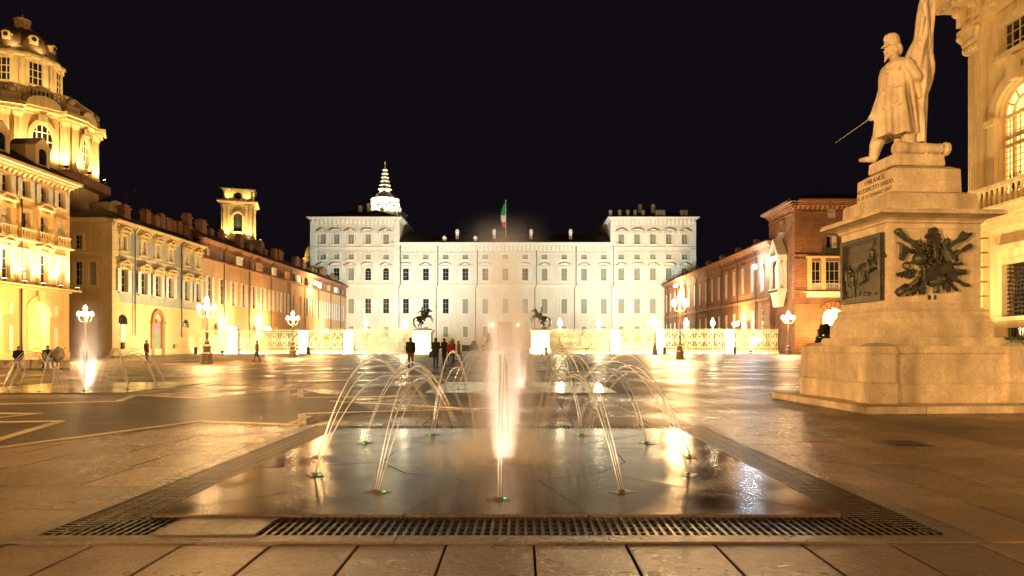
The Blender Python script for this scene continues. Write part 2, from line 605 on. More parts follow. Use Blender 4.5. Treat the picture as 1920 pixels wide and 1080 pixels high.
# the dark strip and pale inlay bands to the left
A = [(-60, 848), (375, 790), (566, 797), (566, 776), (960, 764)]
B = [(-60, 760), (220, 753), (255, 741), (375, 747), (563, 728), (563, 746), (800, 742)]
poly = [gp(*p) for p in A[:3]] + [gp(700, 771)] + [gp(*p) for p in reversed([(-60, 760), (220, 753), (255, 741), (375, 747), (563, 731), (640, 744)])]
mb = MB(); mb.add([(x, y, .005) for x, y in poly], [tuple(range(len(poly)))])
structure(link('path', mb, m_strip))['label'] = 'dark smooth paving strip between pale stone bands'


def band(pts, w):
    g = [Vector((*gp(*p), 0)) for p in pts]
    for a, b in zip(g, g[1:]):
        d = (b - a).normalized(); nrm = Vector((-d.y, d.x, 0)) * w / 2
        L = (b - a).length; k = max(1, round(L / 2.4))
        for i in range(k):
            p, q = a.lerp(b, i / k) + d * .004, a.lerp(b, (i + 1) / k) - d * .004
            m_ = MB(); m_.slab([((p - nrm).x, (p - nrm).y), ((q - nrm).x, (q - nrm).y), ((q + nrm).x, (q + nrm).y), ((p + nrm).x, (p + nrm).y)], -.005, .010)
            link('inlay_stone', m_, m_inlay, pavement)


band(A, .14); band(B, .16)
band([(-30, 775), (75, 776), (-30, 786)], .16)
band([(-30, 792), (115, 790), (-30, 833)], .16)
band([(640, 757), (730, 746)], .12)
band([(620, 752), (900, 767)], .10)
for p in ((566, 787), (563, 738)):
    x, y = gp(*p); s_ = .52 if p[0] == 566 else .62
    mb = MB(); mb.cbox(0, 0, -.005, .14, s_ * 2, .018)
    link('inlay_stone', mb, m_inlay, pavement, (x, y, 0))
# utility cover right of the basin
x, y = gp(1695, 832)
cv = thing('drain_cover', 'small square drain cover in paving before the monument', 'drain cover', (x, y, 0))
mb = MB(); mb.cbox(0, 0, -.004, .55, .55, .012); link('frame', mb, m_border, cv)
mb = MB(); mb.cbox(0, 0, .009, .46, .46, .006)
for i in range(6): mb.cbox(0, -.18 + i * .072, .0151, .4, .03, .005)
link('lid', mb, m_iron, cv)

# ---------------------------------------------------------------- fountains
def water_mat():
    m = bpy.data.materials.new('water stream'); m.use_nodes = True
    n, l = m.node_tree.nodes, m.node_tree.links
    n.remove(n['Principled BSDF'])
    at_ = n.new('ShaderNodeAttribute'); at_.attribute_name = 'cover'
    df = n.new('ShaderNodeBsdfDiffuse'); df.inputs[0].default_value = (.95, .93, .88, 1)
    tl = n.new('ShaderNodeBsdfTranslucent'); tl.inputs[0].default_value = (.95, .93, .88, 1)
    gl = n.new('ShaderNodeBsdfGlossy'); gl.inputs['Roughness'].default_value = .25
    m1 = n.new('ShaderNodeMixShader'); m1.inputs[0].default_value = .7
    l.new(df.outputs[0], m1.inputs[1]); l.new(tl.outputs[0], m1.inputs[2])
    m2 = n.new('ShaderNodeMixShader'); m2.inputs[0].default_value = .3
    l.new(m1.outputs[0], m2.inputs[1]); l.new(gl.outputs[0], m2.inputs[2])
    tr = n.new('ShaderNodeBsdfTransparent')
    m3 = n.new('ShaderNodeMixShader')
    l.new(at_.outputs['Fac'], m3.inputs[0]); l.new(tr.outputs[0], m3.inputs[1]); l.new(m2.outputs[0], m3.inputs[2])
    l.new(m3.outputs[0], n['Material Output'].inputs[0])
    return m


def mist_mat(name, dens, core):
    """spray: density falls off from the column's axis and upward, broken by soft turbulence"""
    m = bpy.data.materials.new(name); m.use_nodes = True
    n, l = m.node_tree.nodes, m.node_tree.links
    n.remove(n['Principled BSDF'])
    tc = n.new('ShaderNodeTexCoord')
    sp = n.new('ShaderNodeSeparateXYZ'); l.new(tc.outputs['Object'], sp.inputs[0])

    def mth(op, a, b=None, c=None):
        t = n.new('ShaderNodeMath'); t.operation = op
        for i, v in enumerate((a, b, c)):
            if v is None: continue
            if isinstance(v, (int, float)): t.inputs[i].default_value = v
            else: l.new(v, t.inputs[i])
        return t.outputs[0]
    x, y, z = sp.outputs
    r2 = mth('ADD', mth('MULTIPLY', x, x), mth('MULTIPLY', y, y))
    g1 = mth('EXPONENT', mth('MULTIPLY', r2, -1 / .12 ** 2))
    g2 = mth('EXPONENT', mth('MULTIPLY', r2, -1 / .27 ** 2))
    g3 = mth('EXPONENT', mth('MULTIPLY', r2, -1 / .60 ** 2))
    z1 = mth('EXPONENT', mth('MULTIPLY', mth('MAXIMUM', z, 0), -1 / 1.3))
    z2 = mth('EXPONENT', mth('MULTIPLY', mth('MULTIPLY', z, z), -1 / 3.2 ** 2))
    z3 = mth('EXPONENT', mth('MULTIPLY', mth('MAXIMUM', z, 0), -1 / .13))
    mp = n.new('ShaderNodeMapping'); mp.inputs['Scale'].default_value = (1, 1, .28); l.new(tc.outputs['Object'], mp.inputs[0])
    nz = n.new('ShaderNodeTexNoise'); nz.inputs['Scale'].default_value = 5.5; nz.inputs['Detail'].default_value = 3
    l.new(mp.outputs[0], nz.inputs['Vector'])
    tb = n.new('ShaderNodeMapRange'); tb.inputs[1].default_value = .3; tb.inputs[2].default_value = .75; tb.inputs[3].default_value = .12; tb.inputs[4].default_value = 1.8
    l.new(nz.outputs[0], tb.inputs[0])
    d = mth('ADD', mth('MULTIPLY', mth('MULTIPLY', g1, z1), core), mth('MULTIPLY', mth('MULTIPLY', g2, z2), 1.0))
    d = mth('ADD', d, mth('MULTIPLY', mth('MULTIPLY', g3, z3), 1.2))
    en = n.new('ShaderNodeMapRange'); en.interpolation_type = 'SMOOTHSTEP'; en.inputs[1].default_value = 2.0; en.inputs[2].default_value = 2.85; en.inputs[3].default_value = 1; en.inputs[4].default_value = 0
    l.new(z, en.inputs[0]); d = mth('MULTIPLY', d, en.outputs[0])
    d = mth('MULTIPLY', mth('MULTIPLY', d, tb.outputs[0]), dens)
    v = n.new('ShaderNodeVolumePrincipled')
    v.inputs['Color'].default_value = (.99, .96, .93, 1)
    v.inputs['Anisotropy'].default_value = .15
    l.new(d, v.inputs['Density'])
    l.new(v.outputs[0], n['Material Output'].inputs['Volume'])
    m.cycles.volume_step_rate = .6
    return m


m_water = water_mat()
m_mist = mist_mat('fountain spray', 3.0, .25)


def stream(mb, p0, dirv, h, span, cov, lean, r0):
    """one parabolic jet; records water cover per vertex (solid near the nozzle, broken drops on the way down)"""
    pts, rad, cc = [], [], []
    N = 30
    side = Vector((-dirv.y, dirv.x, 0))
    for i in range(N + 1):
        t = i / N
        z = 4 * h * t * (1 - t)
        p = p0 + dirv * span * t + side * lean * t + Vector((0, 0, max(z, .004)))
        pts.append(p); rad.append(r0 * (1 + 3.6 * t ** 1.6))
        cc += [max(.0, cov * (1 - .25 * t) if t < .35 else cov * .91 * (1 - ((t - .35) / .65) ** .6 * .97))] * 6
    mb.tube(pts, rad, 6)
    return cc


def make_fountain(ix, words, jets=True, full=True, power=60):
    cx, cyy = FOUNT[ix]
    ft = thing('fountain', words, 'fountain', (cx, cyy, 0), 0, 'fountains set flush in the square')
    # border kerb: mitred stones
    for s_ in range(4):
        R = Matrix.Rotation(s_ * PI / 2, 4, 'Z')
        k = 5
        for i in range(k):
            a, b = -HO + 2 * HO * i / k, -HO + 2 * HO * (i + 1) / k
            m_ = MB(); m_.M = R
            ai = a + BW if i == 0 else a; bi = b - BW if i == k - 1 else b
            m_.slab([(a + .003, -HO), (b - .003, -HO), (bi - .003, -HO + BW), (ai + .003, -HO + BW)], -.03, .006)
            link('border_stone', m_, m_border, ft)
    m_ = MB()
    for s_ in range(4):
        m_.M = Matrix.Rotation(s_ * PI / 2, 4, 'Z')
        g0 = HS + GW
        m_.slab([(-g0, -g0), (g0, -g0), (HS, -HS), (-HS, -HS)], -.15, -.11)
    link('drain_channel', m_, m_bin, ft)
    # grating: bars across the channel plus three runners per side
    pitch = .060
    barm = MB(); barm.box(-.011, .011, 0, GW - .004, -.035, .004); barm = barm.mesh('grate_bar')
    rest = MB()
    for s_ in range(4):
        R = Matrix.Rotation(s_ * PI / 2, 4, 'Z')
        g0 = HS + GW
        for i in range(int(2 * g0 / pitch)):
            u = -g0 + pitch * (i + .5)
            ln = GW - .004
            ov = abs(u) - HS
            if ov > 0: ln = GW - ov - .004       # mitred corner
            if ln < .03: continue
            if s_ == 0 and ix == 0 and -2.34 < u < -1.62: continue
            if full and s_ in (0, 1, 3) and ov <= 0:
                p = R @ Vector((u, -g0 + .002, 0))
                link('grate_bar', barm, m_iron, ft, tuple(p), s_ * PI / 2)
            else:
                rest.M = R; rest.box(u - .011, u + .011, -g0 + .002, -g0 + .002 + ln, -.035, .004)
        for j, off in enumerate((.09, .20, .31, .42)):
            m_ = MB(); m_.M = R
            e = g0 - off
            m_.box(-e, e, -g0 + off - .008, -g0 + off + .008, -.03, .0015)
            link('grate_runner', m_, m_iron, ft)
    o = link('grate_bars', rest, m_iron, ft); o['kind'] = 'stuff'
    if ix == 0:
        m_ = MB(); m_.box(-2.33, -1.63, -HS - GW + .01, -HS - .01, -.03, .012)
        link('cover_plate', m_, m_border, ft)
    # twelve wedge slabs around a twelve-sided middle, all wet
    ap, g = 1.33, .004
    for k in range(12):
        a = -PI / 2 + k * PI / 6

        def ray(t):
            c, s2 = math.cos(t), math.sin(t)
            q = HS / max(abs(c), abs(s2)); return (q * c, q * s2)
        a0, a1 = a - PI / 12, a + PI / 12
        ri = ap / math.cos(PI / 12)
        pol = [(ri * math.cos(a0), ri * math.sin(a0)), ray(a0)]
        for cq in range(8):
            ca = -PI + PI / 4 + cq * PI / 2
            if a0 + 1e-3 < ca < a1 - 1e-3: pol.append((HS * math.copysign(1, math.cos(ca)), HS * math.copysign(1, math.sin(ca))))
        pol += [ray(a1), (ri * math.cos(a1), ri * math.sin(a1))]
        c = (sum(p[0] for p in pol) / len(pol), sum(p[1] for p in pol) / len(pol))
        pol = [(p[0] + (c[0] - p[0]) * .009, p[1] + (c[1] - p[1]) * .009) for p in pol]
        m_ = MB(); m_.slab(pol, -.05, .022 + rnd.uniform(-.0015, .0015)); link('basin_slab', m_, m_wet, ft)
    m_ = MB()
    ri = (ap - .006) / math.cos(PI / 12)
    pol = [(ri * math.cos(PI / 12 + k * PI / 6), ri * math.sin(PI / 12 + k * PI / 6)) for k in range(12)]
    hole = [(.135 * math.cos(PI / 12 + k * PI / 6), .135 * math.sin(PI / 12 + k * PI / 6)) for k in range(12)]
    vs = [(x, y, .022) for x, y in pol] + [(x, y, .022) for x, y in hole] + [(x, y, -.08) for x, y in hole]
    m_.add(vs, [(k, (k + 1) % 12, 12 + (k + 1) % 12, 12 + k) for k in range(12)] + [(12 + k, 12 + (k + 1) % 12, 24 + (k + 1) % 12, 24 + k) for k in range(12)])
    link('basin_slab', m_, m_wet, ft)
    m_ = MB(); m_.rings([[(.138 * math.cos(2 * PI * k / 20), .138 * math.sin(2 * PI * k / 20), z) for k in range(20)] for z in (.016, -1.75)], cap=False)
    link('added_beam_well', m_, m_iron, ft)  # deep unseen tube, added to keep the beam narrow and even with height
    m_ = MB(); m_.lathe([(.136, -1.78), (.136, -1.74), (.1, -1.70), (.1, -1.66)], 16); link('jet_housing', m_, m_iron, ft)
    # twelve arching jets
    rr = random.Random(20 + ix)
    for k in range(12):
        a = -PI / 2 + k * PI / 6
        p = Vector((2.13 * math.cos(a), 2.13 * math.sin(a), .022))
        d = Vector((-math.cos(a), -math.sin(a), 0))
        nz = MB(); nz.cbox(0, 0, .0, .20, .13, .004)
        for q in (-.025, 0, .025): nz.lathe([(.012, .006), (.012, .022), (.006, .024)], 8, q, 0)
        no = link('nozzle_plate', nz, m_border, ft, tuple(p), a + PI / 2)
        m_ = MB(); m_.lathe([(.011, .0062), (.011, .010), (.003, .012)], 10, .055, .03)
        link('green_light', m_, m_green_led, no)
        if ix == 0:  # warm spot added to brighten the streams, besides the green light
            ld = bpy.data.lights.new('added_stream_light', 'SPOT'); ld.energy = 110; ld.color = (1, .85, .6); ld.spot_size = .9; ld.spot_blend = 1; ld.shadow_soft_size = .02
            lo = bpy.data.objects.new('added_stream_light', ld); COL.objects.link(lo); lo.parent = no; lo.location = (0, -.16, .03)
            lo.rotation_euler = (Vector((0, .45, 1))).to_track_quat('-Z', 'Y').to_euler()
        if not jets: continue
        m_ = MB(); cov = []
        for q in range(3 if k in (1, 5, 7, 11, 10, 2) else 2):
            h = 1.06 + rr.uniform(-.12, .13); sp_ = 1.42 + rr.uniform(-.25, .22)
            side = Vector((-d.y, d.x, 0))
            cov += stream(m_, p + side * (q - 1) * .022 + Vector((0, 0, .02)), d, h, sp_, .78, (q - 1) * .05 + rr.uniform(-.03, .03), .0042 if ix == 0 else .006)
        me = m_.mesh('water_jet', True)
        at_ = me.attributes.new('cover', 'FLOAT', 'POINT'); at_.data.foreach_set('value', cov)
        w = link('water_jet', me, m_water, ft); w['label'] = 'thin arching water jet'
    # the lit central plume
    m_ = MB(); m_.lathe([(1.15, .026), (1.0, .10), (.55, .38), (.60, .8), (.60, 1.6), (.62, 2.3), (.55, 2.8), (.1, 3.1)], 24)
    pl = link('water_plume', m_, m_mist, ft); pl['label'] = 'tall misty central jet lit white from below'
    m_ = MB(); m_.lathe([(.09, -1.66), (.09, -1.64), (.02, -1.63)], 12)
    link('jet_lamp', m_, m_globe, ft)
    ld = bpy.data.lights.new('jet_light', 'SPOT'); ld.energy = power; ld.color = (1, .72, .58); ld.spot_size = math.radians(30); ld.spot_blend = .3; ld.shadow_soft_size = .06
    lo = bpy.data.objects.new('jet_light', ld); COL.objects.link(lo); lo.parent = ft; lo.location = (0, 0, -1.5); lo.rotation_euler = (PI, 0, 0)
    ld = bpy.data.lights.new('jet_glow', 'SPOT'); ld.energy = power * .09; ld.color = (1, .76, .55); ld.spot_size = math.radians(60); ld.spot_blend = 1; ld.shadow_soft_size = .1
    lo = bpy.data.objects.new('jet_glow', ld); COL.objects.link(lo); lo.parent = ft; lo.location = (0, 0, .0); lo.rotation_euler = (PI, 0, 0)
    return ft


make_fountain(0, 'large foreground fountain with tall lit plume and twelve arching jets', power=3800)
make_fountain(1, 'small fountain behind the foreground plume, before the palace gate', full=False, power=900)
make_fountain(2, 'fountain at the photo\'s edge near the seated people and arcade', full=False, power=5000)
# ---------------------------------------------------------------- windows shared by the buildings
CACHE = {}


def cached(key, fn):
    if key not in CACHE:
        CACHE[key] = fn()
    return CACHE[key]


def win_frame(w, h, cols, rows, d=.22, t=.07):
    def f():
        m = MB()
        for x in (-w / 2 + t / 2, w / 2 - t / 2): m.box(x - t / 2, x + t / 2, d - .07, d, 0, h)
        m.box(-w / 2 + t, w / 2 - t, d - .07, d, 0, t); m.box(-w / 2 + t, w / 2 - t, d - .07, d, h - t, h)
        for i in range(1, cols): x = -w / 2 + w * i / cols; m.box(x - t / 3, x + t / 3, d - .06, d - .01, t, h - t)
        for i in range(1, rows): z = h * i / rows; m.box(-w / 2 + t, w / 2 - t, d - .055, d - .012, z - t / 3, z + t / 3)
        return m.mesh('window')
    return cached(('wf', w, h, cols, rows, d, t), f)


def win_pane(w, h, d=.22):
    return cached(('wp', w, h, d), lambda: MB().box(-w / 2, w / 2, d + .005, d + .03, 0, h).mesh('pane'))


def win_pane_arch(w, h, d=.22):
    def f():
        r = w / 2
        pol = [(-r, 0), (r, 0)] + [(r * math.cos(PI * i / 10), h - r + r * math.sin(PI * i / 10)) for i in range(11)]
        return MB().prism(pol, d + .005, d + .03).mesh('pane')
    return cached(('wpa', w, h, d), f)


def louvre(w, h, d=.16, cols=2, rows=3):
    """closed slatted shutters filling the opening"""
    def f():
        m = MB()
        cw, rh = w / cols, h / rows
        for i in range(cols):
            for j in range(rows):
                x0, z0 = -w / 2 + cw * i + .04, rh * j + .05
                x1, z1 = x0 + cw - .08, z0 + rh - .10
                k = max(3, int((z1 - z0) / .16))
                for q in range(k):
                    a, b = z0 + (z1 - z0) * q / k, z0 + (z1 - z0) * (q + 1) / k
                    m.add([(x0, d - .03, a), (x1, d - .03, a), (x1, d, b), (x0, d, b)], [(0, 1, 2, 3)])
        return m.mesh('shutter')
    return cached(('lv', w, h, d, cols, rows), f)


def open_shutter(w, h):
    def f():
        m = MB()
        m.box(-w / 2, w / 2, -.06, -.02, 0, h)
        for j in range(2):
            z0 = h * j / 2 + .08; z1 = h * (j + 1) / 2 - .06; k = max(4, int((z1 - z0) / .14))
            for q in range(k):
                a = z0 + (z1 - z0) * q / k
                m.add([(-w / 2 + .07, -.075, a), (w / 2 - .07, -.075, a), (w / 2 - .07, -.061, a + (z1 - z0) / k), (-w / 2 + .07, -.061, a + (z1 - z0) / k)], [(0, 1, 2, 3)])
        return m.mesh('shutter')
    return cached(('os', w, h), f)


def surround(w, h, t=.28, p=.22, sill=True):
    def f():
        m = MB()
        m.box(-w / 2 - t, -w / 2, -p, 0, 0, h); m.box(w / 2, w / 2 + t, -p, 0, 0, h)
        m.box(-w / 2 - t, w / 2 + t, -p - .01, 0, h, h + t)
        if sill: m.box(-w / 2 - t - .1, w / 2 + t + .1, -p - .12, 0, -.22, 0)
        return m.mesh('surround')
    return cached(('su', w, h, t, p, sill), f)


def pediment(w, kind, p=.65, rise=.55):
    def f():
        m = MB()
        m.box(-w / 2, w / 2, -p, 0, 0, .16)
        if kind == 't':
            m.prism([(-w / 2, .163), (-w / 2 + .25, .163), (0, rise - .02), (w / 2 - .25, .163), (w / 2, .163), (0, rise + .18)], -p - .02, 0)
            m.prism([(-w / 2 + .25, .163), (w / 2 - .25, .163), (0, rise - .02)], -p * .35, 0)
        elif kind == 'c':
            o = [(w / 2 * math.cos(PI * i / 10), .163 + rise * math.sin(PI * i / 10)) for i in range(11)]
            q = [((w / 2 - .22) * math.cos(PI * i / 10), .163 + (rise - .17) * math.sin(PI * i / 10)) for i in range(11)]
            m.prism(o + q[::-1], -p - .02, 0)
            m.prism(q, -p * .35, 0)
        for x in (-w / 2 + .25, w / 2 - .25): m.box(x - .12, x + .12, -p * .7, 0, -.5, -.003)
        m.lathe([(.05, -.42), (.22, -.3), (.22, -.15), (.05, -.04)], 8, 0, -.1, sy=.7)
        return m.mesh('pediment')
    return cached(('pe', w, kind, p, rise), f)


def balcony_rail(w, h=1.0):
    def f():
        m = MB()
        m.box(-w / 2, w / 2, -.55, -.40, h - .14, h); m.box(-w / 2, w / 2, -.55, -.38, 0, .14)
        k = max(3, int(w / .3))
        for i in range(k):
            x = -w / 2 + w * (i + .5) / k
            m.lathe([(.05, .14), (.09, .3), (.05, .55), (.07, h - .14)], 6, x, -.47)
        return m.mesh('balcony_rail')
    return cached(('br', w, h), f)


def put(parent, name, me, mt, u, z, rz=0.0, y=0.0, origin=(0, 0)):
    """place a facade piece; rz turns the facade about `origin` of the thing"""
    c, s_ = math.cos(rz), math.sin(rz)
    return link(name, me, mt, parent, (origin[0] + c * u - s_ * y, origin[1] + s_ * u + c * y, z), rz)


def window(parent, u, z, w, h, style, rz=0.0, y=0.0, origin=(0, 0), ped=None, sur=True, cols=2, rows=3,
           trim=None, shut=None, frame=None, ped_mt=None, arch=False, d=.22, glass=None, prise=.55, pw=None):
    wo = put(parent, 'window', win_frame(w, h, cols, rows, d) if not arch else win_frame(w, h - w / 2, cols, rows, d), frame or m_frame, u, z, rz, y, origin)
    if style == 'closed':
        link('shutter', louvre(w, h, d - .05, cols, rows), shut or m_louvre, wo)
        link('pane', win_pane(w, h, d), m_glass, wo)
    else:
        link('pane', win_pane_arch(w, h, d) if arch else win_pane(w, h, d), glass or m_glass, wo)
        if style == 'open':
            sw = w / 2
            for s_ in (-1, 1):
                link('shutter', open_shutter(sw, h), shut or m_shut_white, wo, (s_ * (w / 2 + sw / 2 + .03), -.23 if sur else 0, 0))
    if sur:
        link('surround', surround(w, h, sill=True), trim or m_palace_trim, wo)
    if ped:
        link('pediment', pediment(pw or w + 1.3, ped, rise=prise), ped_mt or trim or m_palace_trim, wo, (0, 0, h + .55))
    return wo


def cornice(mb, u0, u1, z, h, p, y=0.0, ret=0.0):
    """stepped cornice along a front; ret = depth of the returns at both ends"""
    steps = ((0, .30, .35), (.30, .62, .65), (.62, 1.0, 1.0))
    for a, b, q in steps:
        mb.box(u0 - p * q, u1 + p * q, y - p * q, y + ret, z + h * a, z + h * b - .001)


def brackets(mb, u0, u1, z, h, pitch, w, d, y=0.0):
    k = int((u1 - u0) / pitch)
    for i in range(k):
        u = u0 + (u1 - u0) * (i + .5) / k
        mb.add([(u - w / 2, y - d, z + h), (u + w / 2, y - d, z + h), (u + w / 2, y - d * .25, z), (u - w / 2, y - d * .25, z),
                (u - w / 2, y, z + h), (u + w / 2, y, z + h), (u + w / 2, y, z), (u - w / 2, y, z)],
               [(3, 2, 1, 0), (0, 1, 5, 4), (3, 7, 6, 2), (0, 4, 7, 3), (1, 2, 6, 5)])


def shell(mb, u0, u1, y0, y1, z0, z1):
    """side, back walls of a block whose front is a wall() sheet"""
    mb.add([(u0, y0, z0), (u0, y1, z0), (u0, y1, z1), (u0, y0, z1)], [(3, 2, 1, 0)])
    mb.add([(u1, y0, z0), (u1, y1, z0), (u1, y1, z1), (u1, y0, z1)], [(0, 1, 2, 3)])
    mb.add([(u0, y1, z0), (u1, y1, z0), (u1, y1, z1), (u0, y1, z1)], [(3, 2, 1, 0)])


def chimney_mesh(w, h):
    def f():
        m = MB(); m.cbox(0, 0, 0, w, w * .8, h * .72); m.cbox(0, 0, h * .72, w * 1.25, w, h * .08)
        m.cbox(0, 0, h * .8, w * .9, w * .7, h * .12); m.frustum(0, 0, h * .92, h, w * 1.2, w, w * .5, w * .4)
        return m.mesh('chimney')
    return cached(('ch', w, h), f)


# ---------------------------------------------------------------- the white palace
PK = 200 / F
def PU(px): return (px - CX) * PK
def PZ(py): return EYE + (HY - py) * PK


palace = thing('palace', 'long floodlit white baroque palace with two taller end pavilions', 'palace', (0, 200, 0))
cen = [761, 798.5, 835.7, 872.5, 910, 947.6, 984.5, 1021, 1058, 1095, 1132]
lef = [606.8, 632, 659, 691, 724.5]
rig = [1164.4, 1194, 1223.6, 1253.3, 1283]
ops_c, wins = [], []


def prow(pxs, pz0, pz1, w, ped, styles, ops, y, rows=3, cols=2, prise=.55, sur=True):
    z0, z1 = PZ(pz0), PZ(pz1)
    for i, px in enumerate(pxs):
        u = PU(px)
        st = styles[i] if i < len(styles) else 'closed'
        arch = st == 'arch'
        ops.append((u - w / 2, u + w / 2, z0, z1, 'a' if arch else 'r'))
        wins.append((u, z0, w, z1 - z0, 'open' if arch else st, ped[i % len(ped)] if ped else None, y, rows, cols, arch, prise, sur))


C, O, N_ = 'closed', 'open', 'glass'
y0 = 0.0
prow(cen, 486, 477, 1.75, '', [C] * 11, ops_c, 0, 2)
prow(cen, 526, 503, 1.8, 'ct', [O, O, O, O, O, N_, O, C, C, C, C], ops_c, 0)
prow(cen, 588, 560, 1.8, '', [O, O, O, C, C, C, C, C, C, C, C], ops_c, 0)
prow([798.5, 835.7, 872.5, 910, 1021, 1058, 1095, 1132], 632, 612, 1.5, '', [C] * 8, ops_c, 0)
ops_c.append((PU(933), PU(960), .0, PZ(604), 'r'))
ops_l, ops_r = [], []
for pxs, ops, sty2, sty3 in ((lef, ops_l, [C, N_, C, 'arch', 'arch'], [C, C, C, O, O]), (rig, ops_r, [C] * 5, [C] * 5)):
    prow(pxs, 458, 439.5, 1.75, 'tc', [C] * 5, ops, -.6)
    prow(pxs, 487, 477, 1.75, '', [C] * 5, ops, -.6, 2)
    prow(pxs, 526, 503, 1.8, 'tc', sty2, ops, -.6)
    prow(pxs, 588, 560, 1.8, '', sty3, ops, -.6)
    prow(pxs, 632, 612, 1.5, '', [C] * 5, ops, -.6)
w = MB()
cu0, cu1, zc = PU(749), PU(1145), PZ(461)
w.wall(cu0 - .5, cu1 + .5, 0, zc, ops_c, .35, 0.0)
link('wall', w, m_palace, palace)['label'] = 'central block wall'
for (a, b, ops) in ((PU(584), PU(749), ops_l), (PU(1145), PU(1303), ops_r)):
    w = MB(); w.wall(a, b, 0, PZ(413), ops, .35, -.6); shell(w, a, b, -.6, 24, 0, PZ(413))
    link('wall', w, m_palace, palace)['label'] = 'taller end pavilion wall'
for (u, z, ww, h, st, pd, y, rows, cols, arch, pr, sur) in wins:
    window(palace, u, z, round(ww, 3), round(h, 3), st, 0, y, ped=pd, rows=rows, cols=cols, arch=arch, prise=.8, sur=sur, trim=m_palace_trim, pw=ww + 1.9)
# trims
t = MB()
t.box(cu0, cu1, -.35, -.002, PZ(537), PZ(534.5)); t.box(cu0, cu1, -.22, -.003, PZ(534.4), PZ(533))
t.box(cu0, cu1, -.18, -.002, PZ(475), PZ(473.5))
t.box(cu0, cu1, -.25, -.002, .0, 1.1)
for px in cen[:-1]:
    for a, b in ((523, 492), (583, 562)):
        c = px + 18.6
        x0, x1, z0, z1 = PU(c - 6.5), PU(c + 6.5), PZ(a), PZ(b)
        for q in ((x0, x1, z0, z0 + .15), (x0, x1, z1 - .15, z1), (x0, x0 + .15, z0 + .15, z1 - .15), (x1 - .15, x1, z0 + .15, z1 - .15)): t.box(q[0], q[1], -.07, -.002, q[2], q[3])
for (a, b) in ((PU(584), PU(749)), (PU(1145), PU(1303))):
    t.box(a - .3, b + .3, -.95, -.602, PZ(537), PZ(534.5)); t.box(a - .12, b + .12, -.82, -.602, PZ(534.4), PZ(532.5))
    t.box(a - .15, b + .15, -.85, -.602, PZ(466), PZ(463)); t.box(a - .1, b + .1, -.75, -.602, PZ(474), PZ(473))
    t.box(a - .2, b + .2, -.85, -.602, 0, 1.1)
    t.box(a - .15, a + 1.6, -.78, -.603, 1.11, PZ(540)); t.box(b - 1.6, b + .15, -.78, -.603, 1.11, PZ(540))
    t.box(a - .15, a + 1.6, -.78, -.603, PZ(531), PZ(467)); t.box(b - 1.6, b + .15, -.78, -.603, PZ(531), PZ(467))
    t.box(a - .15, a + 1.6, -.78, -.603, PZ(462), PZ(416)); t.box(b - 1.6, b + .15, -.78, -.603, PZ(462), PZ(416))
for pxs in (lef, rig):
    for p, q in zip(pxs, pxs[1:]):
        c = (p + q) / 2; hw = (q - p) / 2 - 9.5
        for a, b in ((457, 438), (523, 492), (583, 562)):
            x0, x1, z0, z1 = PU(c - hw), PU(c + hw), PZ(a), PZ(b)
            t.box(x0, x1, -.68, -.603, z0, z1)
link('wall_trim', t, m_palace_trim, palace)
t = MB(); cornice(t, cu0 + .4, cu1 - .4, zc, PZ(455) - zc, .9, 0, .3); brackets(t, cu0 + .3, cu1 - .3, zc - 1.45, 1.4, 1.25, .5, .7)
link('cornice', t, m_palace_trim, palace)
for (a, b) in ((PU(584), PU(749)), (PU(1145), PU(1303))):
    zt = PZ(413); t = MB(); cornice(t, a, b, zt, PZ(408) - zt, 1.0, -.6, 24.8); brackets(t, a, b, zt - 1.35, 1.3, 1.2, .5, .75, -.6)
    link('cornice', t, m_palace_trim, palace)
# roofs
r = MB(); z0 = PZ(455)
r.add([(cu0 - 3, -.9, z0), (cu1 + 3, -.9, z0), (cu1 + 3, 7, PZ(434) + .2), (cu0 - 3, 7, PZ(434) + .2), (cu1 + 3, 15, z0), (cu0 - 3, 15, z0)], [(0, 1, 2, 3), (3, 2, 4, 5)])
rc = link('roof', r, m_roof, palace)
for px in (835, 893):
    m = MB(); m.cbox(0, 0, 0, .9, 1.4, .9); m.prism([(-.7, .9), (.7, .9), (0, 1.6)], -.8, .8); link('roof_dormer', m, m_palace_trim, rc, (PU(px - 2), 1.2, z0 + .6))
for px in (856, 926, 996, 1071):
    link('chimney', chimney_mesh(.9, 3.6), m_palace_trim, rc, (PU(px), 2.6, z0 + .9))
for (a, b, kk) in ((PU(584), PU(749), 0), (PU(1145), PU(1303), 1)):
    zt = PZ(408); r = MB(); e = 1.0
    r.add([(a - e, -1.6, zt), (b + e, -1.6, zt), (b + e, 25, zt), (a - e, 25, zt), (a + 9, 11, zt + 4.4), (b - 9, 11, zt + 4.4)], [(0, 1, 5, 4), (1, 2, 5), (2, 3, 4, 5), (3, 0, 4), (3, 2, 1, 0)])
    ro = link('roof', r, m_roof, palace)
    if kk:
        for px in (1146, 1163, 1178, 1192, 1207, 1233, 1239.5, 1246, 1280, 1288): link('chimney', chimney_mesh(.85, 2.0), m_palace_trim, ro, (PU(px), 1.2, zt + .55))
        for px, h in ((1200, 3.2), (1224, 3.4)): link('chimney', chimney_mesh(1.0, h), m_palace_trim, ro, (PU(px) * 1.03, 6, zt + 2.0))
        for px in (1192, 1210, 1232): link('antenna', cached('ant', lambda: MB().cbox(0, 0, 0, .07, .07, 5).cbox(0, 0, 4.4, .9, .05, .05).mesh('antenna')), m_pipe, ro, (PU(px), 10, zt + 3.4))
    else:
        for px, h in ((664, 2.2), (681, 3.0), (706, 1.4)): link('chimney', chimney_mesh(1.1, h), m_palace_trim, ro, (PU(px), 8, zt + 3.1))
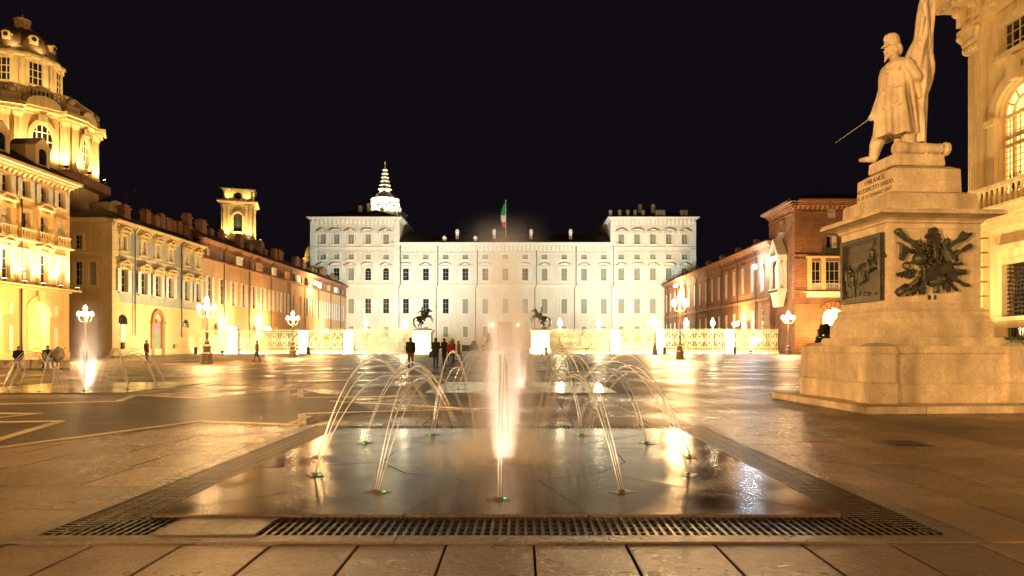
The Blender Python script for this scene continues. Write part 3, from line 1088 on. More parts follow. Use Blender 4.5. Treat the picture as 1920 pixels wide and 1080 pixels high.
for px in (748.8, 818, 892, 1002.8, 1077, 1146.6):
    m = MB(); off = -.16 if 760 < px < 1140 else -.8
    m.tube([(0, off, .2), (0, off, PZ(540)), (.5, off - .45, PZ(535)), (.5, off - .45, PZ(533)), (.5, off, PZ(531)), (.5, off, zc)], .10, 6)
    link('downpipe', m, m_pipe, palace, (PU(px), 0, 0))
m = MB(); m.box(PU(934), PU(959), .3, .4, 0, PZ(605)); link('door', m, m_wood, palace)
for px in (923, 971):
    m = MB(); m.lathe([(.06, 0), (.18, .15), (.22, .6), (.06, .85)], 10); m.box(-.05, .05, 0, .9, .1, .2)
    link('door_lantern', m, m_globe, palace, (PU(px), -.9, PZ(612)))

fl = thing('flag', 'limp Italian tricolour flag on a pole above the palace roof', 'flag', (PU(948), 203, PZ(440)))
m = MB(); m.lathe([(.13, -1.5), (.08, 10.6), (.06, 10.6)], 8); m.ell((0, 0, 10.8), .2, .2, .35, 8); link('pole', m, m_frame, fl)
cols = (('green', (.02, .30, .08)), ('white', (.75, .72, .66)), ('red', (.55, .03, .03)))
for i, (nm, c) in enumerate(cols):
    m = MB(); rg = []
    zz = [9.9, 8.0, 5.6, 4.2, 2.8] if False else None
    z_hi, z_lo = (10.2, 6.3) if i == 0 else ((6.5, 4.2) if i == 1 else (4.4, 2.6))
    for q in range(6):
        z = z_hi + (z_lo - z_hi) * q / 5
        wd = .18 + .55 * math.sin(PI * min(1, (10.3 - z) / 8.5)) ** .8
        rg.append([(-.05 - wd + wd * math.cos(2 * PI * k / 10), .22 * math.sin(2 * PI * k / 10) * (1 + .4 * math.sin(5 * k + z)), z) for k in range(10)])
    m.rings(rg)
    link('flag_cloth', m.mesh('c', True), mat('flag ' + nm, c, .8, .1, 2), fl)['label'] = nm + ' stripe'

# ---------------------------------------------------------------- spire and dome behind the palace
Y = 232; K = Y / F
sp = thing('chapel_spire', 'brightly lit tiered chapel spire rising behind the palace roof', 'spire', (xat(722, Y), Y, 0))
def SZ(py, Y=Y): return zat(py, Y)
m = MB(); m.lathe([(6.0, 0), (6.0, SZ(412)), (6.4, SZ(410)), (6.4, SZ(407))], 24); link('drum', m, m_church, sp)
m = MB()
for i in range(6):
    r_ = 5.6 - i * .28; z = SZ(407) + i * .95
    for k in range(12):
        a = 2 * PI * (k + .5 * (i % 2)) / 12
        m.M = Matrix.Rotation(a, 4, 'Z')
        m.prism([(-1.35, z), (-1.0, z), (-.8, z + .7), (0, z + 1.0), (.8, z + .7), (1.0, z), (1.35, z), (1.1, z + 1.0), (0, z + 1.45), (-1.1, z + 1.0)], -r_ - .25, -r_ + .4)
m.M = Matrix.Identity(4); m.lathe([(5.1, SZ(407)), (3.8, SZ(378))], 24)
link('arched_ribs', m, m_white, sp)
m = MB(); m.lathe([(4.7, SZ(384)), (4.7, SZ(376)), (4.9, SZ(375)), (4.4, SZ(372)), (3.9, SZ(371)), (3.6, SZ(368)), (2.9, SZ(365)), (2.2, SZ(362))], 24); link('upper_drum', m, m_white, sp)
m = MB()
prof = []
zz, r_ = SZ(362), 2.0
for i in range(6):
    prof += [(r_, zz), (r_, zz + 1.0), (r_ * 1.2, zz + 1.05), (r_ * 1.2, zz + 1.25), (r_ * .86, zz + 1.3)]
    zz += 1.36; r_ *= .83
prof += [(.25, zz), (.5, zz + .5), (.2, zz + 1), (.08, SZ(303))]
m.lathe(prof, 16); link('pinnacle', m, m_white, sp)
for k in range(3):
    m = MB(); m.lathe([(.5, 0), (.45, 1.4), (.65, 1.6), (.3, 2.4), (.05, 3)], 8); link('urn', m, m_white, sp, (5.6 + k * 1.1, -5 - k * .4, SZ(407) - 1.2 * k))
dm = thing('small_dome', 'small amber dome half hidden beside the palace end pavilion', 'dome', (xat(590, 235), 235, 0))
m = MB(); k = 235 / F; zb = zat(488, 235)
m.lathe([(3.6, 0), (3.6, zb), (4.0, zb), (4.0, zb + .6), (3.4, zb + .6)] + [(3.4 * math.cos(PI / 2 * i / 8), zb + .6 + 5.8 * math.sin(PI / 2 * i / 8)) for i in range(8)], 20)
link('shell', m.mesh('shell', False), m_church, dm)
# ---------------------------------------------------------------- apricot wing on the left
HALF = PI / 2
wg = thing('palace_wing', 'long apricot stucco wing with white shutters running to the palace', 'building', (-51.9, 109, 0), HALF)
ops, wl_ = [], []
for i in range(19):
    u = 2.8 + i * 4.62
    ops.append((u - .75, u + .75, 8.5, 12.9, 'r')); wl_.append((u, 8.5, 1.5, 4.4, 'open' if i not in (9, 10) else 'closed'))
for i in range(19):
    u = 2.4 + i * 4.7
    ops.append((u - .6, u + .6, 16.2, 17.5, 'r')); wl_.append((u, 16.2, 1.2, 1.3, 'small'))
for i in range(9):
    u = 5 + i * 9.4
    ops.append((u - .6, u + .6, 3.2, 5.2, 'r')); wl_.append((u, 3.2, 1.2, 2.0, 'plain'))
m = MB(); m.wall(0, 91, 0, 15.7, [o for o in ops if o[3] < 15], .3); shell(m, 0, 91, 0, 8, 0, 18.4); link('wall', m, m_orange, wg)
m = MB(); m.wall(0, 91, 15.7, 18.4, [o for o in ops if o[3] > 15], .3); link('attic_wall', m, m_brick, wg)['label'] = 'brick attic band'
for (u, z, w_, h, st) in wl_:
    if st == 'small': window(wg, u, z, w_, h, 'closed' if rnd.random() < .5 else 'plain', sur=False, rows=2, shut=m_shut_white)
    else: window(wg, u, z, w_, h, st, sur=False, rows=4, shut=m_shut_white if st == 'open' else m_louvre)
for i in range(9):                                     # projecting attic boxes
    u = 14.5 + i * 8.1 + rnd.uniform(-1, 1)
    m = MB(); m.box(-.9, .9, -.5, -.001, 0, 1.35); m.prism([(-1.05, 1.35), (1.05, 1.35), (1.05, 1.45), (-1.05, 1.45)], -.6, 0)
    link('attic_box', m, m_orange if i % 2 else m_shut_white, wg, (u, 0, 16.1))
m = MB(); m.box(0, 91, -.25, -.002, 15.55, 15.8); cornice(m, 0, 91, 18.4, .5, .8, 0, .2); link('cornice', m, m_brick_trim, wg)
m = MB(); m.add([(-.5, -1.0, 18.9), (91, -1.0, 18.9), (91, 4, 21.6), (-.5, 4, 21.6), (91, 9, 18.9), (-.5, 9, 18.9)], [(0, 1, 2, 3), (3, 2, 4, 5), (0, 3, 5)])
ro = link('roof', m, m_roof, wg)
for i in range(22):
    u = .8 + i * 4.05 + rnd.uniform(-1, 1); y = rnd.uniform(1.2, 3.4)
    link('chimney', chimney_mesh(rnd.choice((1.0, 1.3, 1.6)), rnd.choice((2.2, 2.8, 3.3))), m_brick_trim, ro, (u, y, 18.4 + y * .5))
for u in (8, 19, 30, 41.5, 52, 63, 74, 84):
    m = MB(); m.tube([(0, -.14, .3), (0, -.14, 17.6), (0, -.7, 18.5)], .09, 6); link('downpipe', m, m_pipe, wg, (u, 0, 0))

# ---------------------------------------------------------------- grey building with yellow ground floor
gb = thing('corner_building', 'grey stucco building with yellow ground floor, arched doorway and quoins', 'building', (-51.9, 85, 0), HALF)
us = [2.3, 6.9, 10.5, 14.0, 18.8, 22.4]
ops_hi, ops_lo = [], []
for u in us: ops_hi += [(u - .55, u + .55, 13.7, 15.6, 'r'), (u - .75, u + .75, 8.3, 11.3, 'r')]
ops_lo += [(10.5 - 1.0, 10.5 + 1.0, 0, 5.2, 'a'), (1.2, 3.4, 4.1, 5.4, 'a'), (17.8, 20.0, 4.1, 5.4, 'a'), (1.8, 2.8, .7, 1.7, 'r'), (15, 16, .6, 1.5, 'r')]
m = MB(); m.wall(0, 24, 6.9, 17.0, ops_hi, .3); link('wall', m, m_grey, gb)
m = MB(); m.wall(0, 24, 0, 6.9, ops_lo, .45); shell(m, .6, 24, .5, 6, 0, 17)
link('ground_floor_wall', m, m_yellow, gb)
m = MB(); m.M = Matrix.Rotation(-HALF, 4, 'Z'); m.wall(-6, 0, 0, 17.0, [(-4.7, -3.7, 9, 12, 'r'), (-4.7, -3.7, 13.6, 15.4, 'r'), (-2.9, -1.9, 9, 12, 'r')], .3)
link('end_wall', m, m_yellow, gb)
for zz, h in ((9, 3), (13.6, 1.8)):
    window(gb, -4.2, zz, 1.0, h, 'plain', -HALF, trim=m_yellow_trim)
window(gb, -2.4, 9, 1.0, 3, 'closed', -HALF, trim=m_yellow_trim)
for i, u in enumerate(us):
    window(gb, u, 13.7, 1.1, 1.9, 'closed', ped='ct'[i % 2], trim=m_yellow_trim, rows=2, shut=m_shut_white, prise=.5)
    window(gb, u, 8.3, 1.5, 3.0, 'open', ped='tttcct'[i], trim=m_yellow_trim, shut=m_shut_white, prise=.5, sur=True)
for (u, z) in ((2.3, 4.1), (18.9, 4.1)):
    wo = link('lunette_window', win_pane_arch(2.2, 1.3, .25), m_glass, gb, (u, 0, z))
    m = MB()
    for q in (-.7, -.35, 0, .35, .7): m.box(q - .03, q + .03, .1, .16, 0, 1.28 - q * q * .6)
    for q in (.3, .65): m.box(-1.0, 1.0, .1, .15, q - .02, q + .02)
    link('grille', m, m_iron, wo)
for (u, z, w_, h) in ((2.3, .7, 1, 1), (15.5, .6, 1, .9)):
    wo = link('cellar_window', win_pane(w_, h, .3), m_glass, gb, (u, 0, z))
m = MB(); m.box(-.98, .98, .3, .38, 0, 4.1)
for q in range(4):
    for s_ in (-1, 1): m.box(s_ * .5 - .36, s_ * .5 + .36, .26, .299, .2 + q * .95, .95 + q * .95)
do = link('door', m, mat('green door', (.20, .34, .30), .6, .12, 2), gb, (10.5, 0, 0))
m = MB(); m.box(-.75, .75, .02, .06, 3.3, 4.5); link('banner', m, mat('pink banner', (.50, .20, .34), .8, .1, 2), do)
m = MB()
for s_ in (-1, 1): m.box(s_ * 1.35 - .35, s_ * 1.35 + .35, -.3, -.002, 0, 4.4); m.box(s_ * 1.35 - .45, s_ * 1.35 + .45, -.42, -.003, 4.4, 4.7)
o_ = [(1.6 * math.cos(PI * i / 12), 4.7 + 1.75 * math.sin(PI * i / 12)) for i in range(13)]; q_ = [(1.15 * math.cos(PI * i / 12), 4.7 + 1.2 * math.sin(PI * i / 12)) for i in range(13)]
m.prism(o_ + q_[::-1], -.35, -.004)
link('door_surround', m, m_brick_trim, do)
m = MB(); m.prism([(-.55, .0), (.55, 0), (.55, 1.9), (.3, 2.05), (.3, 2.2), (-.3, 2.2), (-.3, 2.05), (-.55, 1.9)], -.07, -.002); link('wall_tablet', m, m_white, gb, (2.3, 0, 1.9))
for s_, (a, b) in ((0, (0, 1.5)), (1, (-1.5, 0))):                         # rusticated corner
    for q in range(19):
        m = MB(); m.M = Matrix.Rotation(-HALF, 4, 'Z') if s_ else Matrix.Identity(4)
        z0 = .9 + q * .845
        ln = 1.5 if (q + s_) % 2 else 1.25
        if s_: m.box(-ln, .09, -.088, -.002, z0, z0 + .79)
        else: m.box(-.002, ln, -.09, -.002, z0, z0 + .79)
        link('quoin', m, m_yellow_trim, gb)
m = MB(); m.box(0, 24, -.12, -.002, 6.7, 7.0); m.box(1.55, 24, -.10, -.002, 12.95, 13.25); m.box(0, 24, -.15, -.0025, 0, .85)
cornice(m, 0, 24, 17.0, .5, .7, 0, .2); brackets(m, 0, 24, 16.5, .48, .7, .3, .4)
m.M = Matrix.Rotation(-HALF, 4, 'Z'); cornice(m, -6, 0, 17.004, .5, .7, 0, .1); m.box(-6, 0, -.12, -.002, 6.7, 7.0); m.box(-6, 0, -.15, -.0025, 0, .85); m.box(-6, -1.6, -.10, -.002, 12.95, 13.25)
link('cornice', m, m_yellow_trim, gb)
m = MB(); m.add([(-.9, -.9, 17.51), (24, -.9, 17.51), (24, 3, 19.4), (2.5, 3, 19.4), (24, 7, 17.51), (-.9, 7, 17.51)], [(0, 1, 2, 3), (3, 2, 4, 5), (0, 3, 5)])
ro = link('roof', m, m_roof, gb)
for (u, y, w_, h) in ((4.6, 1.2, 1.3, 2.3), (13, 3, 1.2, 2.6), (15.5, 3, 1.2, 2.2), (17, 3, 1.2, 2.8), (18.6, 3, 1.5, 2.5), (20.4, 3, 1.1, 2.4), (22.3, 3, 1.2, 2.6), (23.6, 2, 1.2, 2.6)):
    link('chimney', chimney_mesh(w_, h), m_brick_trim, ro, (u, y, 17.4 + y * .45))
for (u, h) in ((7.5, 3.6), (9.5, 4.6), (12.2, 4)):
    m = MB(); m.cbox(0, 0, 0, .06, .06, h)
    for q in range(4): m.cbox(0, 0, h - .2 - q * .2, 1.2 - q * .22, .04, .04)
    link('antenna', m, m_pipe, ro, (u, 2.6, 18.9), rnd.uniform(0, 1))
m = MB(); m.box(-2.6, 2.6, 0, 3.2, 0, 2.2); o_ = [(2.6 * math.cos(PI * i / 10), 2.2 + 1.2 * math.sin(PI * i / 10)) for i in range(11)]
m.prism(o_, .0, 3.2); m.prism([(2.75 * math.cos(PI * i / 10), 2.2 + 1.4 * math.sin(PI * i / 10)) for i in range(11)], -.3, -.01)
link('attic_gable', m, m_yellow_trim, ro, (5.2, 2.6, 18.1)).scale = (.62, .8, .75)
for u in (6.0 - 1.4, 17.0):
    m = MB(); m.tube([(0, -.3, 2.6), (0, -.3, 16.6), (0, -.75, 17.1)], .08, 6); link('downpipe', m, m_pipe, gb, (u, 0, 0))

# ---------------------------------------------------------------- arcaded building, nearest on the left
ab = thing('arcade_building', 'brightly uplit yellow building with ground floor arches and balconies', 'building', (-45.9, 46, 0), HALF)
us = [2.0, 4.4, 6.8, 9.2, 11.0, 13.4, 15.8, 18.2, 20.6]
us = [20.6 - 2.4 * i for i in range(9)]
ops_lo = [(16.4 - 5.9 * i, 19.2 - 5.9 * i, 0, 5.5, 'a') for i in range(3)]
ops_hi = []
for u in us: ops_hi += [(u - .55, u + .55, 7.3, 10.0, 'r'), (u - .55, u + .55, 11.3, 13.7, 'r'), (u - .5, u + .5, 15.0, 16.6, 'r')]
m = MB(); m.wall(0, 22, 6.7, 17.2, ops_hi, .3); shell(m, 0, 22, 0, 7.5, 6.7, 17.2); link('wall', m, m_yellow, ab)
m = MB(); m.wall(0, 22, 0, 6.7, ops_lo, .8); shell(m, 0, 22, 0, 7.5, 0, 6.7)
m.add([(.4, 7.0, 0), (21.6, 7.0, 0), (21.6, 7.0, 6.4), (.4, 7.0, 6.4)], [(0, 1, 2, 3)])
m.add([(.4, .8, 6.4), (21.6, .8, 6.4), (21.6, 7.0, 6.4), (.4, 7.0, 6.4)], [(3, 2, 1, 0)])
link('arcade_wall', m, m_yellow, ab)
for i in range(3):
    u = 17.8 - 5.9 * i
    m = MB()
    o_ = [(1.95 * math.cos(PI * k / 14), 4.1 + 1.95 * math.sin(PI * k / 14)) for k in range(15)]; q_ = [(1.42 * math.cos(PI * k / 14), 4.1 + 1.42 * math.sin(PI * k / 14)) for k in range(15)]
    m.prism(o_ + q_[::-1], -.16, -.002); m.prism([(-.3, 5.5), (.3, 5.5), (.42, 6.5), (-.42, 6.5)], -.35, -.165)
    link('arch_surround', m, m_yellow_trim, ab, (u, 0, 0))
    for s_ in (-1, 1):
        for (z0, z1) in ((.9, 3.1), (4.2, 5.2)):
            m = MB(); m.box(-.22, .22, -.06, -.002, z0, z1); link('wall_panel', m, m_white, ab, (u + s_ * 2.3, 0, 0))
    lm = link('hanging_lantern', cached('hl', lambda: MB().lathe([(.08, 0), (.32, .15), (.42, .8), (.1, 1.1), (.03, 1.12), (.03, 2.2)], 10).mesh('hanging_lantern')), m_globe, ab, (u, 2.6, 4.0))
    m = MB(); m.box(-1.2, 1.2, 0, .06, 0, 3.2); link('shop_window', m, m_warmglass, ab, (u, 6.9, .2))
    ld = bpy.data.lights.new('arcade_light', 'POINT'); ld.energy = 650; ld.color = (1, .74, .30); ld.shadow_soft_size = .4
    lo = bpy.data.objects.new('arcade_light', ld); COL.objects.link(lo); lo.parent = ab; lo.location = (u, 2.6, 3.6)
for i, u in enumerate(us):
    window(ab, u, 15.0, 1.0, 1.6, 'open', trim=m_yellow_trim, shut=m_shut_white, rows=2)
    window(ab, u, 11.3, 1.1, 2.4, 'plain' if i % 3 else 'closed', ped='c' if i % 2 else None, trim=m_yellow_trim, shut=m_shut_white, prise=.5, pw=2.0)
    window(ab, u, 7.3, 1.1, 2.7, 'plain' if i % 2 else 'closed', ped='t' if i % 2 else None, trim=m_yellow_trim, shut=m_shut_white, prise=.5, pw=2.0)
    link('balcony_rail', balcony_rail(1.9, 1.0), m_yellow_trim, ab, (u, 0, 11.1))
m = MB(); m.box(0, 22, -.35, -.002, 6.55, 6.85); m.box(0, 22, -.6, -.003, 10.95, 11.08); cornice(m, 0, 22, 17.2, .7, .9, 0, .2); brackets(m, 0, 22, 16.75, .44, .6, .25, .45); m.box(0, 22, -.15, -.002, 0, .7)
for k in range(3):
    u = 21.8 - 5.9 * k - .1
    for q in range(16): m.box(u - .55, u + .2, -.1, -.002, .75 + q * .36, .75 + q * .36 + .32)
for q in range(26):
    for u in (19.4, 21.8): m.box(u - .28, u + .2, -.08, -.0025, 6.9 + q * .385, 6.9 + q * .385 + .34)
link('cornice', m, m_yellow_trim, ab)
m = MB(); m.add([(0, -1, 17.9), (22.6, -1, 17.9), (20, 3, 20.2), (0, 3, 20.2), (22.6, 8, 17.9), (0, 8, 17.9)], [(0, 1, 2, 3), (3, 2, 4, 5), (1, 4, 2)])
ro = link('roof', m, m_roof, ab)
for u in (18.7, 13.5, 8.6):
    m = MB(); m.box(-.9, .9, 0, 2.6, 0, 2.0); m.prism([(-1.1, 2.0), (1.1, 2.0), (0, 2.9)], -.2, 2.6); m.box(-1.0, -.55, -.12, -.001, 0, 2); m.box(.55, 1.0, -.12, -.001, 0, 2)
    dmr = link('roof_dormer', m, m_yellow_trim, ro, (u, .4, 18.5))
    link('pane', win_pane_arch(.9, 1.5, -.09), m_glass, dmr, (0, -.0, .3))
m = MB(); m.tube([(0, -.2, .8), (0, -.2, 6.5), (0, -.2, 16.8)], .08, 6); link('downpipe', m, m_pipe, ab, (18.9 - 3.6, 0, 0))

# ---------------------------------------------------------------- church dome behind
Y = 92.0; K = Y / F
ch = thing('church', 'floodlit octagonal baroque church drum with brown dome and lantern', 'church', (xat(42, Y), Y, 0))
def CZ(py, Y=Y): return zat(py, Y)
def octa(r, ph=PI / 8 + .12): return [(r * math.cos(ph + k * PI / 4), r * math.sin(ph + k * PI / 4)) for k in range(8)]


R8 = 8.4
prof = [(R8 + .5, 0), (R8 + .5, CZ(332)), (R8, CZ(332)), (R8, CZ(240)), (R8 + .25, CZ(239)), (R8 + .25, CZ(236)), (R8 + .9, CZ(233)), (R8 + .9, CZ(228)), (R8 + .3, CZ(226)), (R8 - .1, CZ(224)), (R8 - .1, CZ(211)), (R8 + .15, CZ(211)), (R8 + .15, CZ(208)), (R8 - 1, CZ(206))]
m = MB(); m.lathe(prof, 8, ph=PI / 8 + .12); link('lower_drum', m, m_church, ch)
oval_o = lambda a, b, n=20: [(a * math.cos(2 * PI * i / n), b * math.sin(2 * PI * i / n)) for i in range(n)]
for k in range(8):
    a = PI / 4 * k + .12 + PI / 4
    ap = R8 * math.cos(PI / 8)
    rz = a + HALF
    c = (math.cos(a) * ap, math.sin(a) * ap)
    if c[1] > 3: continue
    zc_ = (CZ(332) + CZ(240)) / 2 + .1
    m = MB(); m.prism(oval_o(1.15, 2.1), -.05, .02); wo = link('oval_window', m, m_glass, ch, (c[0], c[1], zc_), rz)
    m = MB()
    o_, q_ = oval_o(1.7, 2.75), oval_o(1.15, 2.1)
    n_ = len(o_)
    for i in range(n_):
        j = (i + 1) % n_
        m.prism([o_[i], o_[j], q_[j], q_[i]], -.45, 0)
    m.box(-.5, .5, -.75, -.46, 2.3, 3.3); link('surround', m, m_church, wo)
    m = MB()
    for q in (-.6, 0, .6): m.box(q - .06, q + .06, -.12, -.06, -2.0, 2.0)
    for q in (-1.1, 0, 1.1): m.box(-1.2, 1.2, -.13, -.07, q - .06, q + .06)
    link('frame', m, m_frame, wo)
    for s_ in (-1, 1):
        for u in (2.3,):
            m = MB(); m.box(-.33, .33, -.3, 0, 0, CZ(242) - CZ(330)); m.box(-.42, .42, -.4, 0, CZ(242) - CZ(330), CZ(240) - CZ(330))
            uu = s_ * u
            link('pilaster', m, m_church, ch, (c[0] + math.cos(rz) * uu, c[1] + math.sin(rz) * uu, CZ(330)), rz)
    m = MB(); pol = [(2.0 * math.cos(PI * i / 10), 1.5 * math.sin(PI * i / 10)) for i in range(11)]; m.prism(pol, -1.0, .6); link('gable', m, m_church, ch, (c[0], c[1], CZ(228)), rz)
    m = MB()
    for q in range(15): m.cbox(-3.15 + q * .45, -.05, 0, .2, .2, .85)
    m.box(-3.3, 3.3, -.2, .12, .85, 1.05); link('balustrade', m, m_church, ch, (c[0] * .97, c[1] * .97, CZ(207)), rz)
for k in range(8):
    a = PI / 8 + .12 + k * PI / 4
    if math.sin(a) > .5: continue
    for da in (-.075, .075):
        m = MB(); hh_ = CZ(240) - CZ(330); m.lathe([(.55, 0), (.55, .3), (.42, .4), (.38, hh_ - .9), (.40, hh_ - .8), (.60, hh_ - .25), (.62, hh_)], 10)
        link('column', m, m_church, ch, ((R8 + .15) * math.cos(a + da), (R8 + .15) * math.sin(a + da), CZ(330)))
    m = MB(); m.box(-.2, 1.1, -1.35, 1.35, CZ(240), CZ(234)); m.box(-.2, 1.5, -1.6, 1.6, CZ(234) + .002, CZ(227.5)); m.box(-.2, .7, -1.0, 1.0, CZ(227), CZ(212)); m.lathe([(.45, CZ(212)), (.3, CZ(209)), (.5, CZ(205)), (.4, CZ(200)), (.08, CZ(195))], 8, .25, 0)
    link('cornice_break', m, m_church, ch, ((R8 - .1) * math.cos(a), (R8 - .1) * math.sin(a), 0), a)
for k in range(16):
    a = -HALF + .18 + PI / 16 + k * PI / 8
    if math.sin(a) > .5: continue
    m = MB(); m.box(-.2, .32, -.34, .34, CZ(128), CZ(118.5)); m.box(-.2, .5, -.42, .42, CZ(124) + .01, CZ(119.2)); link('cornice_break', m, m_church, ch, (4.5 * math.cos(a), 4.5 * math.sin(a), 0), a)
    m = MB(); m.lathe([(.24, CZ(182)), (.2, CZ(178)), (.18, CZ(132)), (.28, CZ(129)), (.3, CZ(128))], 8); link('column', m, m_church, ch, (4.5 * math.cos(a), 4.5 * math.sin(a), 0))
prof = [(6.6, CZ(208)), (6.6, CZ(198)), (5.6, CZ(192)), (4.6, CZ(186)), (4.2, CZ(182)), (4.2, CZ(128)), (4.4, CZ(127)), (4.85, CZ(124)), (4.85, CZ(119)), (4.4, CZ(117)), (4.0, CZ(110)), (3.7, CZ(104))]
m = MB(); m.lathe(prof, 16); link('upper_drum', m, m_church, ch)
for k in range(8):
    a = -HALF + .18 + k * PI / 4
    if math.sin(a) > .4: continue
    rz = a + HALF
    wo = link('drum_window', win_pane(1.7, 2.9, -.12), m_glass, ch, (4.2 * math.cos(a), 4.2 * math.sin(a), CZ(172)), rz)
    m = MB(); m.box(-1.15, -.85, -.22, .3, -.2, 3.2); m.box(.85, 1.15, -.22, .3, -.2, 3.2); m.box(-1.15, 1.15, -.25, .3, 2.9, 3.3); m.box(-1.2, 1.2, -.3, .3, -.4, -.01)
    for q in (-.3, .3): m.box(q - .05, q + .05, -.19, -.13, 0, 2.9)
    for q in (.95, 1.9): m.box(-.85, .85, -.18, -.13, q - .05, q + .05)
    link('surround', m, m_church, wo)
    for s_ in (-1, 1):
        b = a + s_ * .30
        m = MB(); m.box(-.26, .26, -.28, .3, 0, CZ(128) - CZ(182)); link('pilaster', m, m_church, ch, (4.22 * math.cos(b), 4.22 * math.sin(b), CZ(182)), b + HALF)
    m = MB(); m.prism([(1.5 * math.cos(PI * i / 8), 1.3 * math.sin(PI * i / 8)) for i in range(9)], -1.0, .8); o2 = link('gable', m, m_church, ch, (5.8 * math.cos(a), 5.8 * math.sin(a), CZ(200)), rz)
    m = MB(); m.prism([(.9 * math.cos(PI * i / 8), .8 * math.sin(PI * i / 8)) for i in range(9)], -1.06, -1.01); link('pane', m, m_glass, o2)
    m = MB(); m.M = Matrix.Scale(.68, 4); m.box(-.7, .7, -.6, 1.2, 0, 1.1); m.prism([(.85 * math.cos(PI * i / 8), 1.1 + .5 * math.sin(PI * i / 8)) for i in range(9)], -.7, 1.2)
    do_ = link('dome_dormer', m, m_church, ch, (3.55 * math.cos(a), 3.55 * math.sin(a), CZ(96)), rz)
    m = MB(); m.prism(oval_o(.29, .29, 12), -.51, -.477); link('pane', m, m_glass, do_, (0, 0, .58))
dp = [(3.7 * math.cos(PI / 2 * i / 9) + .0, CZ(104) + (CZ(58) - CZ(104)) * math.sin(PI / 2 * i / 9)) for i in range(8)] + [(1.0, CZ(57.5))]
m = MB(); m.lathe(dp, 32); link('dome', m.mesh('dome', True), m_dome_lead, ch)
m = MB()
for k in range(8):
    a = -HALF + .18 + PI / 8 + k * PI / 4
    m.tube([((r + .05) * math.cos(a), (r + .05) * math.sin(a), z) for r, z in dp], .16, 6)
link('dome_rib', m, m_dome_lead, ch)
m = MB(); m.lathe([(1.15, CZ(60)), (1.15, CZ(55)), (.7, CZ(54)), (.7, CZ(42)), (1.05, CZ(41)), (1.05, CZ(38.5)), (.6, CZ(37)), (.2, CZ(33)), (.06, CZ(31)), (.06, CZ(27))], 12)
for k in range(6):
    a = k * PI / 3; m.M = Matrix.Rotation(a, 4, 'Z'); m.box(.7, .95, -.12, .12, CZ(54), CZ(42))
link('lantern', m, m_church, ch)
m = MB(); m.cbox(0, 0, CZ(28), .1, .1, 1.3); m.cbox(0, 0, CZ(28) + .75, .7, .1, .1); link('cross', m, m_pipe, ch)

# ---------------------------------------------------------------- bell tower
Y = 172.0; K = Y / F
bt = thing('bell_tower', 'golden floodlit bell tower with clock-like oculus above the wing roof', 'tower', (xat(448, Y), Y, 0), .32)
def BZ(py, Y=Y): return zat(py, Y)
S = 3.55
m = MB(); za, zb = 10, BZ(388)
for k in range(4):
    m.M = Matrix.Rotation(k * HALF, 4, 'Z')
    m.wall(-S, S, za, zb, [(-1.05, 1.05, BZ(440), BZ(404), 'a')], .6, -S)
m.M = Matrix.Identity(4)
m.box(-S - .2, S + .2, -S - .2, S + .2, 0, za)
link('shaft', m, m_church, bt)
m = MB(); m.box(-S + .9, S - .9, -S + .9, S - .9, za, zb); link('shade_core', m, m_bin, bt)  # solid core coloured dark to stand for the shade inside the arches
for k in range(4):
    m = MB(); rz = k * HALF
    for s_ in (-1, 1):
        for u in (S - .5, S - 1.5):
            m.box(s_ * u - .32, s_ * u + .32, -S - .3, -S, BZ(452), BZ(392)); m.box(s_ * u - .4, s_ * u + .4, -S - .42, -S, BZ(392), BZ(389))
    o_ = [(1.5 * math.cos(PI * i / 10), BZ(404) - 1.05 + 1.5 * math.sin(PI * i / 10)) for i in range(11)]; q_ = [(1.06 * math.cos(PI * i / 10), BZ(404) - 1.05 + 1.06 * math.sin(PI * i / 10)) for i in range(11)]
    m.prism(o_ + q_[::-1], -S - .3, -S - .002); m.box(-1.3, 1.3, -S - .35, -S - .002, BZ(441), BZ(439))
    link('pilaster', m, m_church, bt, (0, 0, 0), rz)
m = MB(); 
for a, b, q in ((388, 386.5, .3), (386.5, 385, .7), (385, 382, 1.2)): m.box(-S - q, S + q, -S - q, S + q, BZ(a), BZ(b) - .001)
for a, b, q in ((456, 452, .6),): m.box(-S - q, S + q, -S - q, S + q, BZ(a), BZ(b))
link('cornice', m, m_church, bt)
m = MB(); T = S - .35; m.box(-T, T, -T, T, BZ(382), BZ(362))
for k in range(4):
    m.M = Matrix.Rotation(k * HALF, 4, 'Z')
    for u in (-T + .5, T - .5): m.box(u - .4, u + .4, -T - .3, -T, BZ(382), BZ(362))
    m.prism([(1.7 * math.cos(PI * i / 10), BZ(366) + .9 * math.sin(PI * i / 10)) for i in range(11)], -T - .4, -T)
m.M = Matrix.Identity(4); m.box(-T - .5, T + .5, -T - .5, T + .5, BZ(362), BZ(360)); link('top_storey', m, m_church, bt)
for k in range(4):
    rz = k * HALF
    m = MB(); m.prism(oval_o(1.0, .8, 14), -T - .06, -T - .001); link('oculus', m, m_glass, bt, (0, 0, BZ(372)), rz)
m = MB(); m.frustum(0, 0, BZ(360), BZ(353), 2 * T + 2.2, 2 * T + 2.2, 3, 3); link('roof', m, m_roof, bt)

